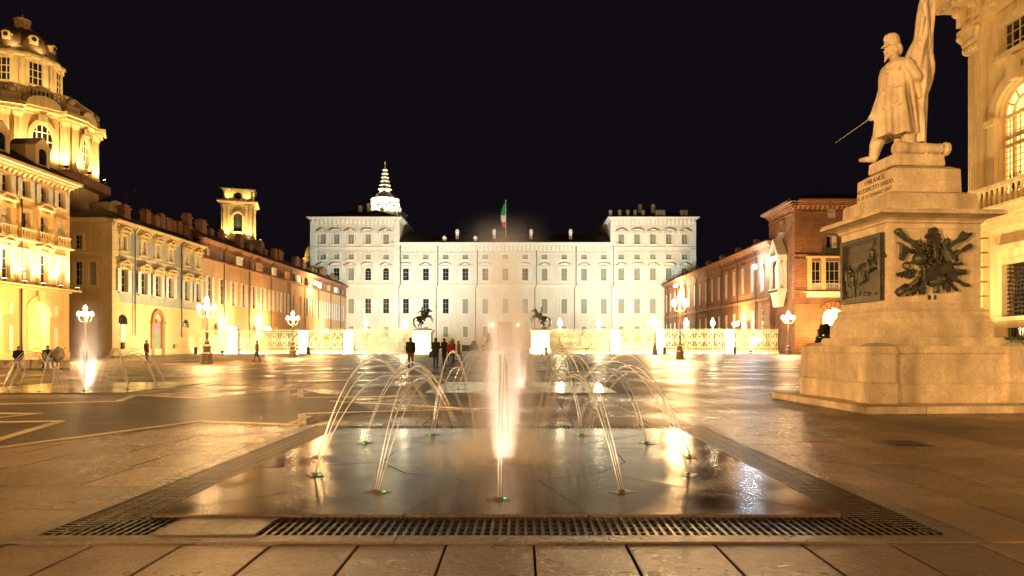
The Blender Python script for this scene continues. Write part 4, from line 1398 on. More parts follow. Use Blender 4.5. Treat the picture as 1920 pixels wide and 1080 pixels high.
# ---------------------------------------------------------------- red brick wing on the right
rw = thing('brick_wing', 'long red brick wing with white tall windows running to the palace', 'building', (43, 199, 0), -HALF)
L = 84
us = [L - 3.6 - i * 5.15 for i in range(16)]
ops = []
for u in us: ops += [(u - .75, u + .75, 11.1, 16.1, 'r'), (u - .7, u + .7, 4.4, 7.6, 'r')]
m = MB(); m.wall(0, L, 0, 18.6, ops, .3); shell(m, 0, L, 0, 9, 0, 18.6); link('wall', m, m_brick, rw)
for i, u in enumerate(us):
    window(rw, u, 11.1, 1.5, 5.0, 'closed', sur=False, rows=5, shut=m_white, frame=m_white, d=.1)
    window(rw, u, 4.4, 1.4, 3.2, 'closed' if i % 3 else 'plain', sur=False, rows=3, shut=m_white, frame=m_white, d=.1)
m = MB()
for u in us:
    m.box(u - 1.15, u + 1.15, -.18, -.002, 16.35, 16.6); m.box(u - 1.05, u + 1.05, -.14, -.002, 10.7, 11.0); m.box(u - 1.0, u - .77, -.08, -.002, 11.0, 16.35); m.box(u + .77, u + 1.0, -.08, -.002, 11.0, 16.35)
m.box(0, L, -.2, -.003, 9.3, 9.7); m.box(0, L, -.12, -.003, 17.4, 17.6); cornice(m, 0, L, 18.6, .7, 1.0, 0, .2); m.box(0, L, -.2, -.003, 0, 1.2)
link('wall_trim', m, m_brick_trim, rw)
m = MB(); m.add([(0, -1.2, 19.3), (L, -1.2, 19.3), (L, 4.5, 21.3), (0, 4.5, 21.3), (L, 10, 19.3), (0, 10, 19.3)], [(0, 1, 2, 3), (3, 2, 4, 5), (1, 4, 2)]); ro = link('roof', m, m_roof, rw)
for i in range(7): link('chimney', chimney_mesh(1.2, 2.0), m_brick_trim, ro, (6 + i * 11.5, 5, 20.9))
for i in range(8):
    m = MB(); m.tube([(0, -.14, .3), (0, -.14, 17.6), (-.5, -.5, 18.5)], .1, 6); link('downpipe', m, m_pipe, rw, (us[0] + .9 - 2.6 - i * 10.3 - 1.2, 0, 0))

# ---------------------------------------------------------------- brick pavilion with arch and memorial
bp_ = thing('brick_pavilion', 'tall red brick corner building with loggia windows and glowing arch', 'building', (43.6, 106, 0))
K = 106 / F
def VU(px): return (px - CX) * K - 43.6
def VZ(py): return zat(py, 106)
ops = [(VU(1550), VU(1567), VZ(413), VZ(391), 'r'), (VU(1550), VU(1567), VZ(465), VZ(442), 'r'), (VU(1521), VU(1539), VZ(543), VZ(490), 'r'), (VU(1547), VU(1575), VZ(543), VZ(490), 'r'),
       (VU(1543), VU(1580), 0, VZ(577), 'a')]
W = 17.0
m = MB(); m.wall(0, W, 0, VZ(386), ops, .9); shell(m, 0, W, 0, 11, 0, VZ(386))
link('wall', m, m_brick, bp_)
def vwin(a, b, c, d, st, cols, rows): window(bp_, (VU(a) + VU(b)) / 2, VZ(c), VU(b) - VU(a), VZ(d) - VZ(c), st, sur=False, cols=cols, rows=rows, frame=m_white, shut=m_white, d=.3)
vwin(1550, 1567, 413, 391, 'closed', 2, 2); vwin(1550, 1567, 465, 442, 'plain', 2, 1); vwin(1521, 1539, 543, 490, 'plain', 2, 3); vwin(1547, 1575, 543, 490, 'plain', 3, 3)
m = MB(); m.box(VU(1559), VU(1568), -.06, -.01, VZ(465), VZ(442)); link('shutter', m, m_white, bp_)
m = MB()
m.box(-.1, W, -.25, -.002, VZ(480), VZ(477)); m.box(-.1, W, -.35, -.002, VZ(547), VZ(544.5))
for q in range(14):
    z0 = VZ(544) + q * .42
    if z0 + .4 < VZ(480): m.box(-.05, VU(1512), -.14, -.003, z0, z0 + .36)
for q in range(17): m.box(-.04, VU(1538) if q < 9 else VU(1536), -.12, -.003, .8 + q * .42, .8 + q * .42 + .34)
for q in range(20): m.box(-.04, 1.0 if q % 2 else .7, -.1, -.003, VZ(470) + q * .42 - .2, VZ(470) + q * .42 + .14)
cornice(m, 0, W, VZ(386), .9, 1.1, 0, .2); brackets(m, 0, W, VZ(392), VZ(386) - VZ(392), .75, .3, .6); m.box(0, W, -.1, -.003, VZ(399), VZ(397))
m.M = Matrix.Rotation(-HALF, 4, 'Z'); cornice(m, -11, 0, VZ(386) + .003, .9, 1.1, 0, .2); brackets(m, -11, 0, VZ(392), VZ(386) - VZ(392), .75, .3, .6); m.box(-11, 0, -.1, -.003, VZ(399), VZ(397))
for q in range(30): m.box(-1.0 if q % 2 else -.7, .05, -.1, -.003, VZ(560) + q * .5, VZ(560) + q * .5 + .4)
link('cornice', m, m_brick_trim, bp_)
m = MB(); m.box(VU(1510), VU(1600), -.5, -.36, VZ(558), VZ(548)); m.box(VU(1505), VU(1600), -.6, -.003, VZ(548), VZ(547)); bd = link('inscribed_band', m, m_white, bp_)
m = MB()
for a, b in ((1513, 1521), (1539, 1547), (1575, 1583)): m.box(VU(a), VU(b), -.3, -.004, VZ(543.9), VZ(484))
m.box(VU(1511), VU(1600), -.5, -.004, VZ(484), VZ(480.5)); link('loggia_pier', m, m_yellow_trim, bp_)
m = MB()
for a, b in ((1521, 1539), (1547, 1575)):
    m.box(VU(a), VU(b), -.2, -.1, VZ(532), VZ(530.8))
    for q in range(10): u = VU(a) + (VU(b) - VU(a)) * (q + .5) / 10; m.box(u - .05, u + .05, -.18, -.12, VZ(544), VZ(532))
link('loggia_rail', m, m_frame, bp_)
uc = (VU(1543) + VU(1580)) / 2; ra = (VU(1580) - VU(1543)) / 2; zs = VZ(577) - ra
for q in range(9):                                                            # fan of voussoirs
    a0, a1 = PI * q / 9 + .03, PI * (q + 1) / 9 - .03
    m = MB(); m.prism([(uc + ra * math.cos(a0), zs + ra * math.sin(a0)), (uc + (ra + 1.0) * math.cos(a0), zs + (ra + 1.0) * math.sin(a0)), (uc + (ra + 1.0) * math.cos(a1), zs + (ra + 1.0) * math.sin(a1)), (uc + ra * math.cos(a1), zs + ra * math.sin(a1))], -.2, -.13)
    link('voussoir', m, m_brick_trim, bp_)
m = MB(); m.box(uc - ra - 1, uc + ra + 1, 8.8, 9.0, 0, 7); m.box(uc - ra - 1, uc - ra - .9, .95, 8.8, 0, 7); m.box(uc + ra + .9, uc + ra + 1, .95, 8.8, 0, 7); m.box(uc - ra - 1, uc + ra + 1, .95, 9, 7, 7.1); link('passage_wall', m, m_yellow_trim, bp_)
m = MB(); m.lathe([(.1, 0), (.45, .3), (.5, .9), (.1, 1.3)], 10); link('passage_lamp', m, m_globe, bp_, (uc, 2.4, VZ(598)))
ld = bpy.data.lights.new('passage_light', 'POINT'); ld.energy = 9000; ld.color = (1, .8, .45); ld.shadow_soft_size = .5
lo = bpy.data.objects.new('passage_light', ld); COL.objects.link(lo); lo.parent = bp_; lo.location = (uc, 2.4, VZ(600))
m = MB(); e = 1.2; zt = VZ(386) + .9
m.add([(-e, -e, zt), (W + e, -e, zt), (W + e, 12, zt), (-e, 12, zt), (4.8, 5.4, zt + 2.2), (W - 4, 5.4, zt + 2.2)], [(0, 1, 5, 4), (1, 2, 5), (2, 3, 4, 5), (3, 0, 4), (3, 2, 1, 0)]); link('roof', m, m_roof, bp_)
window(bp_, -5.2, VZ(425), 1.3, 1.6, 'plain', -HALF, sur=True, trim=m_brick_trim, d=-.01)
m = MB()
for q in range(9): m.cbox(VU(1535) + q * .55, -.7, VZ(477), .3, .2, .4 + .5 * math.sin(PI * q / 8))
link('crest', m, m_bronze_green, bp_)
# marble memorial aedicule on its side wall
ae = thing('wall_memorial', 'white marble gabled wall memorial with columns on brick corner building', 'memorial', (43.6, 110.9, 0), -HALF)
KM = 110 / F
def MZ(py): return zat(py, 110)
m = MB(); m.box(-2.1, 2.1, -1.6, -.1, MZ(548), MZ(541)); m.frustum(0, -.75, MZ(575), MZ(548), 2.6, .7, 3.6, 1.3); link('bracket', m, m_white, ae)
for s_ in (-1, 1):
    for y in (-1.25,):
        m = MB(); m.lathe([(.34, MZ(541)), (.34, MZ(538)), (.25, MZ(537)), (.22, MZ(494)), (.36, MZ(490)), (.38, MZ(488))], 12, s_ * 1.65, y); link('column', m, m_white, ae)
    m = MB(); m.box(s_ * 1.65 - .28, s_ * 1.65 + .28, -.5, -.1, MZ(541), MZ(488)); link('pilaster', m, m_white, ae)
m = MB(); m.box(-2.1, 2.1, -1.6, -.1, MZ(488), MZ(480)); o_ = [(-2.3, MZ(480)), (2.3, MZ(480)), (0, MZ(446))]; q_ = [(-1.5, MZ(479)), (1.5, MZ(479)), (0, MZ(455))]
for i in range(3): m.prism([o_[i], o_[(i + 1) % 3], q_[(i + 1) % 3], q_[i]], -1.7, -.1)
m.prism(q_, -.6, -.1); link('gable', m, m_white, ae)
m = MB(); m.box(-1.2, 1.2, -.6, -.1, MZ(538), MZ(489)); link('tablet', m, m_white, ae)
m = MB()
for q in range(26):
    a = PI * q / 25; m.ell((1.15 * math.cos(a), -.9 + rnd.uniform(-.1, .1), MZ(490) + .9 * math.sin(a) - .6), .22, .15, .16, 6)
for q in range(7): m.ell((-1.8 + q * .6, -1.72, MZ(546)), .18, .12, .2, 6)
link('wreath', m, m_bronze_green, ae)

# ---------------------------------------------------------------- ochre palace at the right edge
md = thing('baroque_palace', 'ochre baroque palace with giant fluted pilaster and lit arched window', 'palace', (24.6, 36.3, 0), -HALF)
def DY(px): return 24.6 * F / (px - CX)
def DU(px): return 36.3 - DY(px)
def DZ(px, py): return zat(py, DY(px))


W = 16
bay = 5.3
uc0 = DU(1913)
ops = []
ucs = [uc0 + bay * i for i in range(3)]
for u in ucs:
    ops += [(u - 1.45, u + 1.45, 8.9, 14.4, 'a'), (u - 1.25, u + 1.25, 16.0, 17.6, 'r'), (u - 1.0, u + .55, 2.75, 5.4, 'r'), (u - .95, u + .5, 1.6, 2.2, 'r')]
m = MB(); m.wall(0, W, 0, 23, ops, .5); shell(m, 0, W, 0, 12, 0, 23); link('wall', m, m_madama, md)
for u in ucs:
    # arched window with its lit panes
    r_ = 1.45
    fr = MB()
    for x in (-1.4, -.75, .75, 1.4): fr.box(x - .07, x + .07, .22, .36, 0, 4.05)
    for z in (.05, 2.55, 3.0, 4.05): fr.box(-1.42, 1.42, .2, .38, z - .08, z + .08)
    for rr_ in (1.40, .80):
        fr.tube([(rr_ * math.cos(PI * i / 14), .29, 4.05 + rr_ * math.sin(PI * i / 14)) for i in range(15)], .07, 6)
    for i in range(1, 6):
        a = PI * i / 6; fr.tube([(.8 * math.cos(a), .29, 4.05 + .8 * math.sin(a)), (1.4 * math.cos(a), .29, 4.05 + 1.4 * math.sin(a))], .05, 6)
    for i in range(1, 8):
        a = PI * i / 8; fr.tube([(.1 * math.cos(a), .29, 4.05 + .1 * math.sin(a)), (.8 * math.cos(a), .29, 4.05 + .8 * math.sin(a))], .02, 4)
    for x in (-1.07, -.38, 0, .38, 1.07): fr.box(x - .018, x + .018, .26, .32, .1, 4.0)
    for i in range(13): fr.box(-1.4, 1.4, .26, .32, .1 + i * .31 - .015, .1 + i * .31 + .015)
    wo = link('arched_window', fr, m_madama, md, (u, 0, 8.9))
    link('pane', win_pane_arch(2.9, 5.5, .38), m_warmglass, wo)
    m = MB()
    o_ = [(2.0 * math.cos(PI * i / 16), 4.05 + 2.0 * math.sin(PI * i / 16)) for i in range(17)]; q_ = [(1.47 * math.cos(PI * i / 16), 4.05 + 1.47 * math.sin(PI * i / 16)) for i in range(17)]
    m.prism(o_ + q_[::-1], -.22, -.003)
    for s_ in (-1, 1): m.box(s_ * 1.75 - .27, s_ * 1.75 + .27, -.25, -.003, 0, 3.75); m.box(s_ * 1.75 - .4, s_ * 1.75 + .4, -.38, -.003, 3.75, 4.04)
    m.prism([(-.25, 5.5), (.25, 5.5), (.38, 6.4), (-.38, 6.4)], -.45, -.23); link('surround', m, m_madama, wo)
    m = MB()
    for q in range(40):
        a = rnd.uniform(0, 2 * PI); h = rnd.uniform(.4, 1.3); m.tube([(-.6, .2, 0), (-.6 + .18 * math.cos(a), .2 + .1 * math.sin(a), h * .6), (-.6 + .45 * math.cos(a), .2 + .2 * math.sin(a), h)], [.015, .03, .005], 4)
    link('potted_plant', m, m_shrub, wo)
    # mezzanine window
    window(md, u, 16.0, 2.5, 1.6, 'plain', cols=5, rows=3, trim=m_madama, frame=m_madama)
    # ground floor window with iron grille
    wo = link('grille_window', win_pane(1.55, 2.65, .45), m_glass, md, (u - .225, 0, 2.75))
    m = MB()
    for i in range(6): x = -.66 + i * .264; m.tube([(x + .05 * math.sin(z * 9), .12, z * 2.65) for z in [q / 20 for q in range(21)]], .025, 4)
    for j in range(13): m.box(-.77, .77, .08, .16, j * .215 + .02, j * .215 + .09)
    link('grille', m, m_iron, wo)
    link('surround', surround(1.55, 2.65, .25, .2), m_madama, wo)
    m = MB(); m.box(-1.25, 1.25, -.5, -.003, 3.35, 3.6); m.box(-1.1, 1.1, -.3, -.003, 2.92, 3.34); link('pediment', m, m_madama, wo)
    wo = link('cellar_grille', win_pane(1.45, .6, .3), m_glass, md, (u - .225, 0, 1.6))
    m = MB()
    for i in range(9): m.box(-.7 + i * .17, -.67 + i * .17, .1, .14, 0, .6)
    link('grille', m, m_iron, wo)
    # balcony
    m = MB(); m.box(-2.3, 2.3, -1.0, -.003, 7.75, 8.1); m.box(-2.4, 2.4, -1.15, -.003, 8.1, 8.25); m.box(-2.3, 2.3, -1.0, -.75, 9.15, 9.35)
    for s_ in (-1, 1): m.box(s_ * 2.1 - .25, s_ * 2.1 + .25, -1.03, -.7, 8.25, 9.4)
    bo = link('balcony', m, m_madama, md, (u, 0, 0))
    for i in range(10): link('baluster', cached('bal', lambda: MB().lathe([(.07, 0), (.07, .1), (.11, .3), (.05, .62), (.08, .9)], 8).mesh('baluster')), m_madama, bo, (-1.65 + i * .365, -.87, 8.25))
def pilaster(u):
    m = MB(); m.box(-.75, .75, -.45, -.003, 8.3, 8.9); m.box(-.65, .65, -.36, -.003, 8.9, 9.2); m.box(-.55, .55, -.22, -.003, 9.2, 17.0)
    for i in range(6): x = -.46 + i * .184; m.box(x - .045, x + .045, -.29, -.221, 9.3, 16.9)
    po = link('pilaster', m, m_madama, md, (u, 0, 0))
    m = MB(); m.frustum(0, -.2, 17.0, 18.2, 1.1, .5, 1.6, .9); m.box(-.85, .85, -.7, -.003, 18.2, 18.4)
    for z, n_, rr_ in ((17.2, 5, .16), (17.55, 5, .17)):
        for i in range(n_): m.ell((-.45 + .9 * i / (n_ - 1), -.5, z), rr_ * .8, rr_, rr_ * 1.3, 8)
    for s_ in (-1, 1):
        for i in range(3): m.ell((s_ * (.72 - .1 * i), -.62 + .05 * i, 18.0 - .12 * i), .19, .16, .19, 8)
    link('capital', m, m_madama, po)
    m = MB()
    for q in range(9): m.box(-.72, .72, -.34, -.003, .9 + q * .76, .9 + q * .76 + .66)
    for q in range(9): m.box(-.5, -.05, -.4, -.341, 1.0 + q * .76, 1.45 + q * .76); m.box(.05, .5, -.4, -.341, 1.0 + q * .76, 1.45 + q * .76)
    link('rusticated_block', m, m_madama, po)
for u in (.55, .55 + bay, .55 + 2 * bay): pilaster(u)
m = MB()
m.box(-.2, W, -.5, -.004, 18.4, 18.8); m.box(-.3, W, -.6, -.004, 18.8, 18.95); m.box(-.25, W, -.4, -.004, 18.95, 19.7)
m.box(-.9, W, -1.2, -.004, 19.7, 20.0); m.box(-1.1, W, -1.45, -.004, 20.0, 20.4); m.box(-1.25, W, -1.6, -.004, 20.4, 20.7); m.box(-.2, W, -.2, -.004, 20.7, 23.0); 
m2 = MB(); m2.box(-.2, W, -.3, -.004, 0, .85); link('plinth_course', m2, m_madama, md)
m3 = MB(); m3.box(-.2, W, -.3, -.004, 7.3, 7.54); m3.box(-.35, W, -.5, -.004, 7.55, 7.73); link('string_course', m3, m_madama, md)
link('entablature', m, m_madama, md)
for i in range(12):
    m = MB(); m.prism([(-.2, 0), (.2, 0), (.2, 1.1), (-.2, 1.1)], -.75, -.42); m.ell((0, -.85, .75), .2, .28, .3, 8); m.ell((0, -.6, .2), .17, .2, .2, 8)
    link('corbel', m, m_madama, md, (-.05 + i * 1.2, 0, 18.62))
for i in range(28):
    m = MB(); m.box(-.12, .12, -1.42, -1.2, 0, .25); link('modillion', m, m_madama, md, (-.9 + i * .6, 0, 19.74))
m = MB(); m.add([(-.5, -.5, 23.0), (W, -.5, 23.0), (W, 6, 25), (-.5, 6, 25), (W, 13, 23), (-.5, 13, 23)], [(0, 1, 2, 3), (3, 2, 4, 5), (0, 3, 5)]); link('roof', m, m_roof, md)
# ---------------------------------------------------------------- monument
mo = thing('monument', 'tall granite monument pedestal with bronze relief and bronze war trophy', 'monument', (MON[0], MON[1], 0), MON[2])


def bev(mb, name, w=.02, seg=2):
    me = mb.mesh(name)
    bm = bmesh.new(); bm.from_mesh(me)
    bmesh.ops.bevel(bm, geom=[e for e in bm.edges if len(e.link_faces) == 2 and e.calc_face_angle(0) > .5], offset=w, segments=seg, affect='EDGES')
    bm.to_mesh(me); bm.free()
    return me


def tier(name, parts, w=.02):
    m = MB()
    for p in parts: m.frustum(*p)
    return link(name, bev(m, name, w), m_granite, mo)


for i, (x0, x1, y0, y1) in enumerate([(-2.2, -1.0, -2.07, -1.0), (-1.0, 1.0, -2.07, -1.0), (1.0, 2.2, -2.07, -1.0), (-2.2, -1.0, -1.0, 1.0), (-1.0, 2.2, -1.0, 1.0), (-2.2, .2, 1.0, 1.95), (.2, 2.2, 1.0, 1.95)]):
    m = MB(); m.box(x0 + .002, x1 - .002, y0 + .002, y1 - .002, 0, .14); link('plinth_stone', bev(m, 'plinth_stone', .012), m_granite, mo)
BX, BY = 1.62, 1.36
for sx in (-1, 1):
    for sy in (-1, 1):
        m = MB(); c = (sx * (BX - .17), sy * (BY - .17))
        m.cbox(*c, .14, .56, .56, .40); m.frustum(*c, .541, .57, .56, .56, .50, .50); m.cbox(*c, .571, .50, .50, .56); m.cbox(*c, 1.132, .56, .56, .05); m.cbox(*c, 1.183, .52, .52, .10); m.frustum(*c, 1.284, 1.36, .52, .52, .2, .2)
        link('corner_pier', bev(m, 'corner_pier', .012), m_granite, mo)
m = MB(); m.box(-BX, BX, -BY, BY, .14, .52); m.box(-BX + .03, BX - .03, -BY + .03, BY - .03, .521, 1.14); m.box(-BX - .02, BX + .02, -BY - .02, BY + .02, 1.141, 1.29)
link('base_block', bev(m, 'base_block', .012), m_granite, mo)
tier('step', [(0, 0, 1.291, 1.47, 2.76, 2.36, 2.70, 2.3)])
tier('die_base', [(0, 0, 1.471, 1.80, 2.42, 2.1, 2.40, 2.08)])
m = MB()
prof = [(1.16, 1.0, 1.80), (1.15, .99, 1.86), (1.10, .94, 1.95), (1.075, .915, 2.02), (1.11, .95, 2.03), (1.11, .95, 2.06), (1.065, .905, 2.075), (1.065, .905, 2.10)]
m.rings([[(-a, -b, z), (a, -b, z), (a, b, z), (-a, b, z)] for a, b, z in prof]); link('base_moulding', m, m_granite, mo)
m = MB(); m.frustum(0, 0, 2.10, 3.86, 2.06, 1.74, 2.04, 1.72)
for s_ in (-1, 1): m.box(s_ * .93 - .1, s_ * .93 + .1, -.878, -.80, 2.12, 3.84)
m.box(-.83, .83, -.874, -.8, 2.12, 2.20); m.box(-.83, .83, -.874, -.8, 3.74, 3.84)
link('die', bev(m, 'die', .006, 1), m_granite, mo)
m = MB()
prof = [(1.03, .87, 3.85), (1.07, .91, 3.88), (1.07, .91, 3.91), (1.13, .97, 3.95), (1.30, 1.14, 4.00), (1.36, 1.20, 4.01), (1.36, 1.20, 4.07), (1.33, 1.17, 4.085), (1.33, 1.17, 4.11), (1.0, .86, 4.17)]
m.rings([[(-a, -b, z), (a, -b, z), (a, b, z), (-a, b, z)] for a, b, z in prof]); link('cornice', m, m_granite, mo)
tier('attic_block', [(0, 0, 4.15, 4.50, 2.02, 1.74, 1.98, 1.70), (0, 0, 4.501, 4.56, 1.9, 1.62, 1.6, 1.4)])
tier('inscription_block', [(0, 0, 4.561, 5.06, 1.52, 1.36, 1.50, 1.34), (0, 0, 5.061, 5.15, 1.5, 1.34, 1.2, 1.05)], .01)


def text(body, size, ext, parent, mtx, mt, name='inscription'):
    cu = bpy.data.curves.new('t', 'FONT'); cu.body = body; cu.size = size; cu.extrude = ext; cu.align_x = 'CENTER'; cu.align_y = 'CENTER'
    o = bpy.data.objects.new('t', cu); COL.objects.link(o)
    me = bpy.data.meshes.new_from_object(o.evaluated_get(bpy.context.evaluated_depsgraph_get()))
    bpy.data.objects.remove(o)
    me.materials.clear()
    r = link(name, me, mt, parent); r.matrix_local = mtx
    return r


m_letter = mat('carved letter', (.16, .10, .06), .8, .2, 5)
left_face = Matrix(((0, 0, -1, 0), (-1, 0, 0, 0), (0, 1, 0, 0), (0, 0, 0, 1)))
for i, (s_, sz) in enumerate((('I MILANESI', .155), ("ALL'ESERCITO SARDO", .135), ('IL DI 15 GENNAIO 1857', .118))):
    text(s_, sz, .004, mo, Matrix.Translation((-.760, 0, 4.96 - i * .155)) @ left_face, m_letter)

# bronze relief on the left face: built in (a, b) = (across, up), facing -x
rel = link('bronze_relief', None, None, mo)
rel.matrix_local = Matrix.Translation((-1.030, -.04, 2.25)) @ Matrix.Rotation(-HALF, 4, 'Z')       # local -y -> outward, x -> across
m = MB()
for q in ((-.76, .76, 0, .09), (-.76, .76, 1.33, 1.42), (-.76, -.67, .09, 1.33), (.67, .76, .09, 1.33)): m.box(q[0], q[1], -.10, .01, q[2], q[3])
m.box(-.67, -.63, -.06, .01, .09, 1.33); m.box(.63, .67, -.06, .01, .09, 1.33); m.box(-.63, .63, -.06, .01, .09, .13); m.box(-.63, .63, -.06, .01, 1.29, 1.33)
link('frame', m, m_bronze, rel)
m = MB(); m.box(-.63, .63, -.02, .012, .13, 1.29); link('panel', m, m_bronze, rel)


def horse(mb, leg_mode=0):
    """horse facing +x, origin under its belly on the ground, about 2.4 long"""
    c = mb.cap
    if leg_mode == 0:                      # rearing
        c((-.55, 0, 1.32), (.0, 0, 1.48), .36, .31); c((0, 0, 1.48), (.48, 0, 1.78), .31, .33)
        c((.55, 0, 1.92), (.85, 0, 2.42), .24, .16); c((.62, 0, 2.1), (.78, 0, 2.5), .15, .13)
        c((.86, 0, 2.50), (1.24, 0, 2.28), .14, .09); c((.80, .07, 2.6), (.79, .08, 2.72), .04, .02); c((.80, -.07, 2.6), (.79, -.08, 2.72), .04, .02)
        for k in range(6): c((.40 + .06 * k, 0, 2.02 + .1 * k), (.34 + .06 * k, 0, 1.95 + .1 * k), .09, .05)
        for s_, dx, dz in ((-1, 0, 0), (1, -.1, -.22)):
            c((.58, .17 * s_, 1.70), (1.12 + dx, .17 * s_, 1.74 + dz), .15, .085); c((1.12 + dx, .17 * s_, 1.74 + dz), (1.32 + dx, .17 * s_, 1.32 + dz), .075, .05); c((1.32 + dx, .17 * s_, 1.32 + dz), (1.38 + dx, .17 * s_, 1.15 + dz), .06, .07)
        for s_, dx in ((-1, .0), (1, .25)):
            c((-.52, .2 * s_, 1.22), (-.18 + dx, .2 * s_, .82), .24, .13); c((-.18 + dx, .2 * s_, .82), (-.52 + dx, .2 * s_, .48), .11, .08); c((-.52 + dx, .2 * s_, .48), (-.36 + dx, .2 * s_, .12), .07, .05); c((-.36 + dx, .2 * s_, .12), (-.28 + dx, .2 * s_, .06), .065, .07)
    tail = [(-.86, 0, 1.45), (-1.05, 0, 1.35), (-1.18, 0, 1.0), (-1.12, 0, .6), (-.92, 0, .3), (-.7, 0, .12)]
    for a, b, r0, r1 in zip(tail, tail[1:], (.08, .11, .13, .12, .09), (.11, .13, .12, .09, .04)): c(a, b, r0, r1)


def rider(mb, arm=0):
    c = mb.cap
    c((-.02, 0, 1.78), (-.06, 0, 2.28), .20, .21); c((-.06, -.2, 2.38), (-.06, .2, 2.38), .11, .11); c((-.06, 0, 2.45), (-.05, 0, 2.6), .07, .07)
    mb.ell((-.03, 0, 2.72), .13, .11, .16, 12); mb.ell((.10, 0, 2.70), .04, .025, .05, 8)
    for s_ in (-1, 1):
        c((.0, .2 * s_, 1.78), (.38, .36 * s_, 1.55), .15, .11); c((.38, .36 * s_, 1.55), (.22, .38 * s_, 1.12), .10, .06); c((.22, .38 * s_, 1.10), (.36, .38 * s_, 1.04), .06, .05)
    if arm:
        c((-.06, -.24, 2.38), (-.38, -.36, 2.22), .08, .065); c((-.38, -.36, 2.22), (-.66, -.4, 1.98), .06, .04)
    else:
        c((-.06, -.24, 2.38), (.1, -.3, 2.08), .08, .065); c((.1, -.3, 2.08), (.38, -.16, 2.05), .06, .045)
    c((-.06, .24, 2.38), (.08, .3, 2.08), .08, .065); c((.08, .3, 2.08), (.4, .12, 2.08), .06, .045)


m = MB(); m.M = Matrix.Translation((.10, -.02, .17)) @ Matrix.Diagonal((.40, .22, .40, 1)) @ Matrix.Rotation(.28, 4, 'Y'); horse(m); rider(m)
m.cap((-.05, 0, 2.84), (-.05, 0, 3.0), .16, .13)
link('horseman_relief', fuse(m, .012, smooth=3), m_bronze, rel)
m = MB()
for x, z, h in ((-.48, .16, .62), (-.36, .15, .55), (-.54, .3, .55)):
    m.cap((x - .03, -.02, z), (x - .02, -.02, z + h * .45), .045, .05); m.cap((x + .05, -.02, z), (x + .02, -.02, z + h * .45), .045, .05)
    m.cap((x, -.03, z + h * .45), (x, -.03, z + h * .78), .07, .08); m.ell((x + .01, -.035, z + h * .93), .05, .045, .06, 8); m.cap((x, -.05, z + h * .75), (x + .1, -.05, z + h * .5), .03, .025)
for i in range(14): m.ell((rnd.uniform(-.6, .6), -.02, .15 + rnd.uniform(0, .04)), .08, .02, .04, 6)
link('foot_soldiers_relief', fuse(m, .013, smooth=2), m_bronze, rel)

# bronze trophy on the front face, laid out in metres from the die's centre line
tr = link('bronze_trophy', None, None, mo, (-.06, -.872, 0))


def T(zx, zy): return ((1540 + zx / 5.4 - 1738) * .01117, EYE + (HY - 400 - zy / 5.4) * .01117)


def rod(pts, rads, name, mt=m_bronze, y=-.06, n=8):
    m = MB(); m.tube([(T(*p)[0], y, T(*p)[1]) for p in pts], rads, n); return link(name, m.mesh(name, True), mt, tr)


def plate(pts, y0, y1, name, mt=m_bronze):
    m = MB(); m.prism([T(*p) for p in pts], y0, y1); return link(name, bev(m, name, .006, 1), mt, tr)


rod([(672, 205), (700, 190), (745, 235), (790, 275), (850, 300), (960, 420), (1050, 500)], [.05, .075, .06, .045, .05, .035, .03], 'rifle', m_bronze_green)
rod([(845, 330), (980, 480)], [.02, .02], 'rifle_barrel')
rod([(1405, 215), (1370, 255), (1320, 285), (1260, 320), (1180, 430), (1110, 520)], [.07, .075, .05, .05, .035, .03], 'rifle', m_bronze_green)
plate([(1385, 180), (1400, 215), (1480, 192), (1470, 220), (1400, 280), (1330, 300), (1340, 240)], -.09, -.02, 'pennant', m_bronze)
rod([(697, 302), (800, 360), (905, 425)], [.02, .022, .025], 'banner_pole')
plate([(735, 322), (850, 392), (800, 420), (755, 488), (718, 470), (730, 400)], -.07, -.01, 'banner')
rod([(800, 500), (760, 515), (750, 550), (790, 575), (830, 550), (820, 510), (860, 490)], .018, 'bugle')
rod([(685, 790), (700, 810), (795, 748), (800, 740)], [.05, .09, .09, .05], 'rammer_head', m_bronze)
rod([(800, 742), (930, 650), (1000, 610)], .026, 'rammer_pole', m_bronze_green)
rod([(800, 835), (860, 775), (930, 690)], [.028, .02, .02], 'ramrod')
rod([(1375, 510), (1280, 515), (1180, 540)], [.03, .026, .026], 'torch')
rod([(1445, 730), (1400, 725), (1310, 668), (1200, 600)], [.035, .04, .03, .03], 'sword', m_bronze_green)
rod([(1325, 785), (1240, 690), (1160, 610)], [.03, .024, .02], 'scabbard')
plate([(1380, 352), (1458, 306), (1480, 342), (1400, 390)], -.10, -.02, 'cartridge_box')
rod([(1290, 410), (1330, 380), (1390, 375), (1320, 430), (1325, 490)], [.03, .026, .02, .02, .03], 'strap')
m = MB(); x, z = T(1070, 193); m.M = Matrix.Translation((x, -.06, z)) @ Matrix.Rotation(HALF, 4, 'X'); m.lathe([(.095, -.04), (.095, .03), (.085, .05), (.06, .045), (.055, .06), (.02, .065)], 20); link('medallion', m, m_bronze, tr)
plate([(985, 235), (1035, 195), (1060, 240), (1010, 268)], -.07, -.01, 'ribbon'); plate([(1155, 220), (1110, 200), (1085, 240), (1135, 262)], -.07, -.01, 'ribbon')
plate([(1055, 235), (1095, 235), (1140, 270), (1115, 310), (1100, 460), (1070, 470), (1050, 320), (1005, 300), (1020, 262)], -.14, -.03, 'cross_hilt')
m = MB(); x, z = T(915, 470); m.M = Matrix.Translation((x, -.05, z)) @ Matrix.Rotation(.1, 4, 'Y'); m.ell((0, -.03, 0), .14, .12, .13, 12); m.lathe([(.2, -.09), (.2, -.075), (.12, -.05)], 16, sy=.7); link('helmet', m.mesh('helmet', True), m_bronze_green, tr)
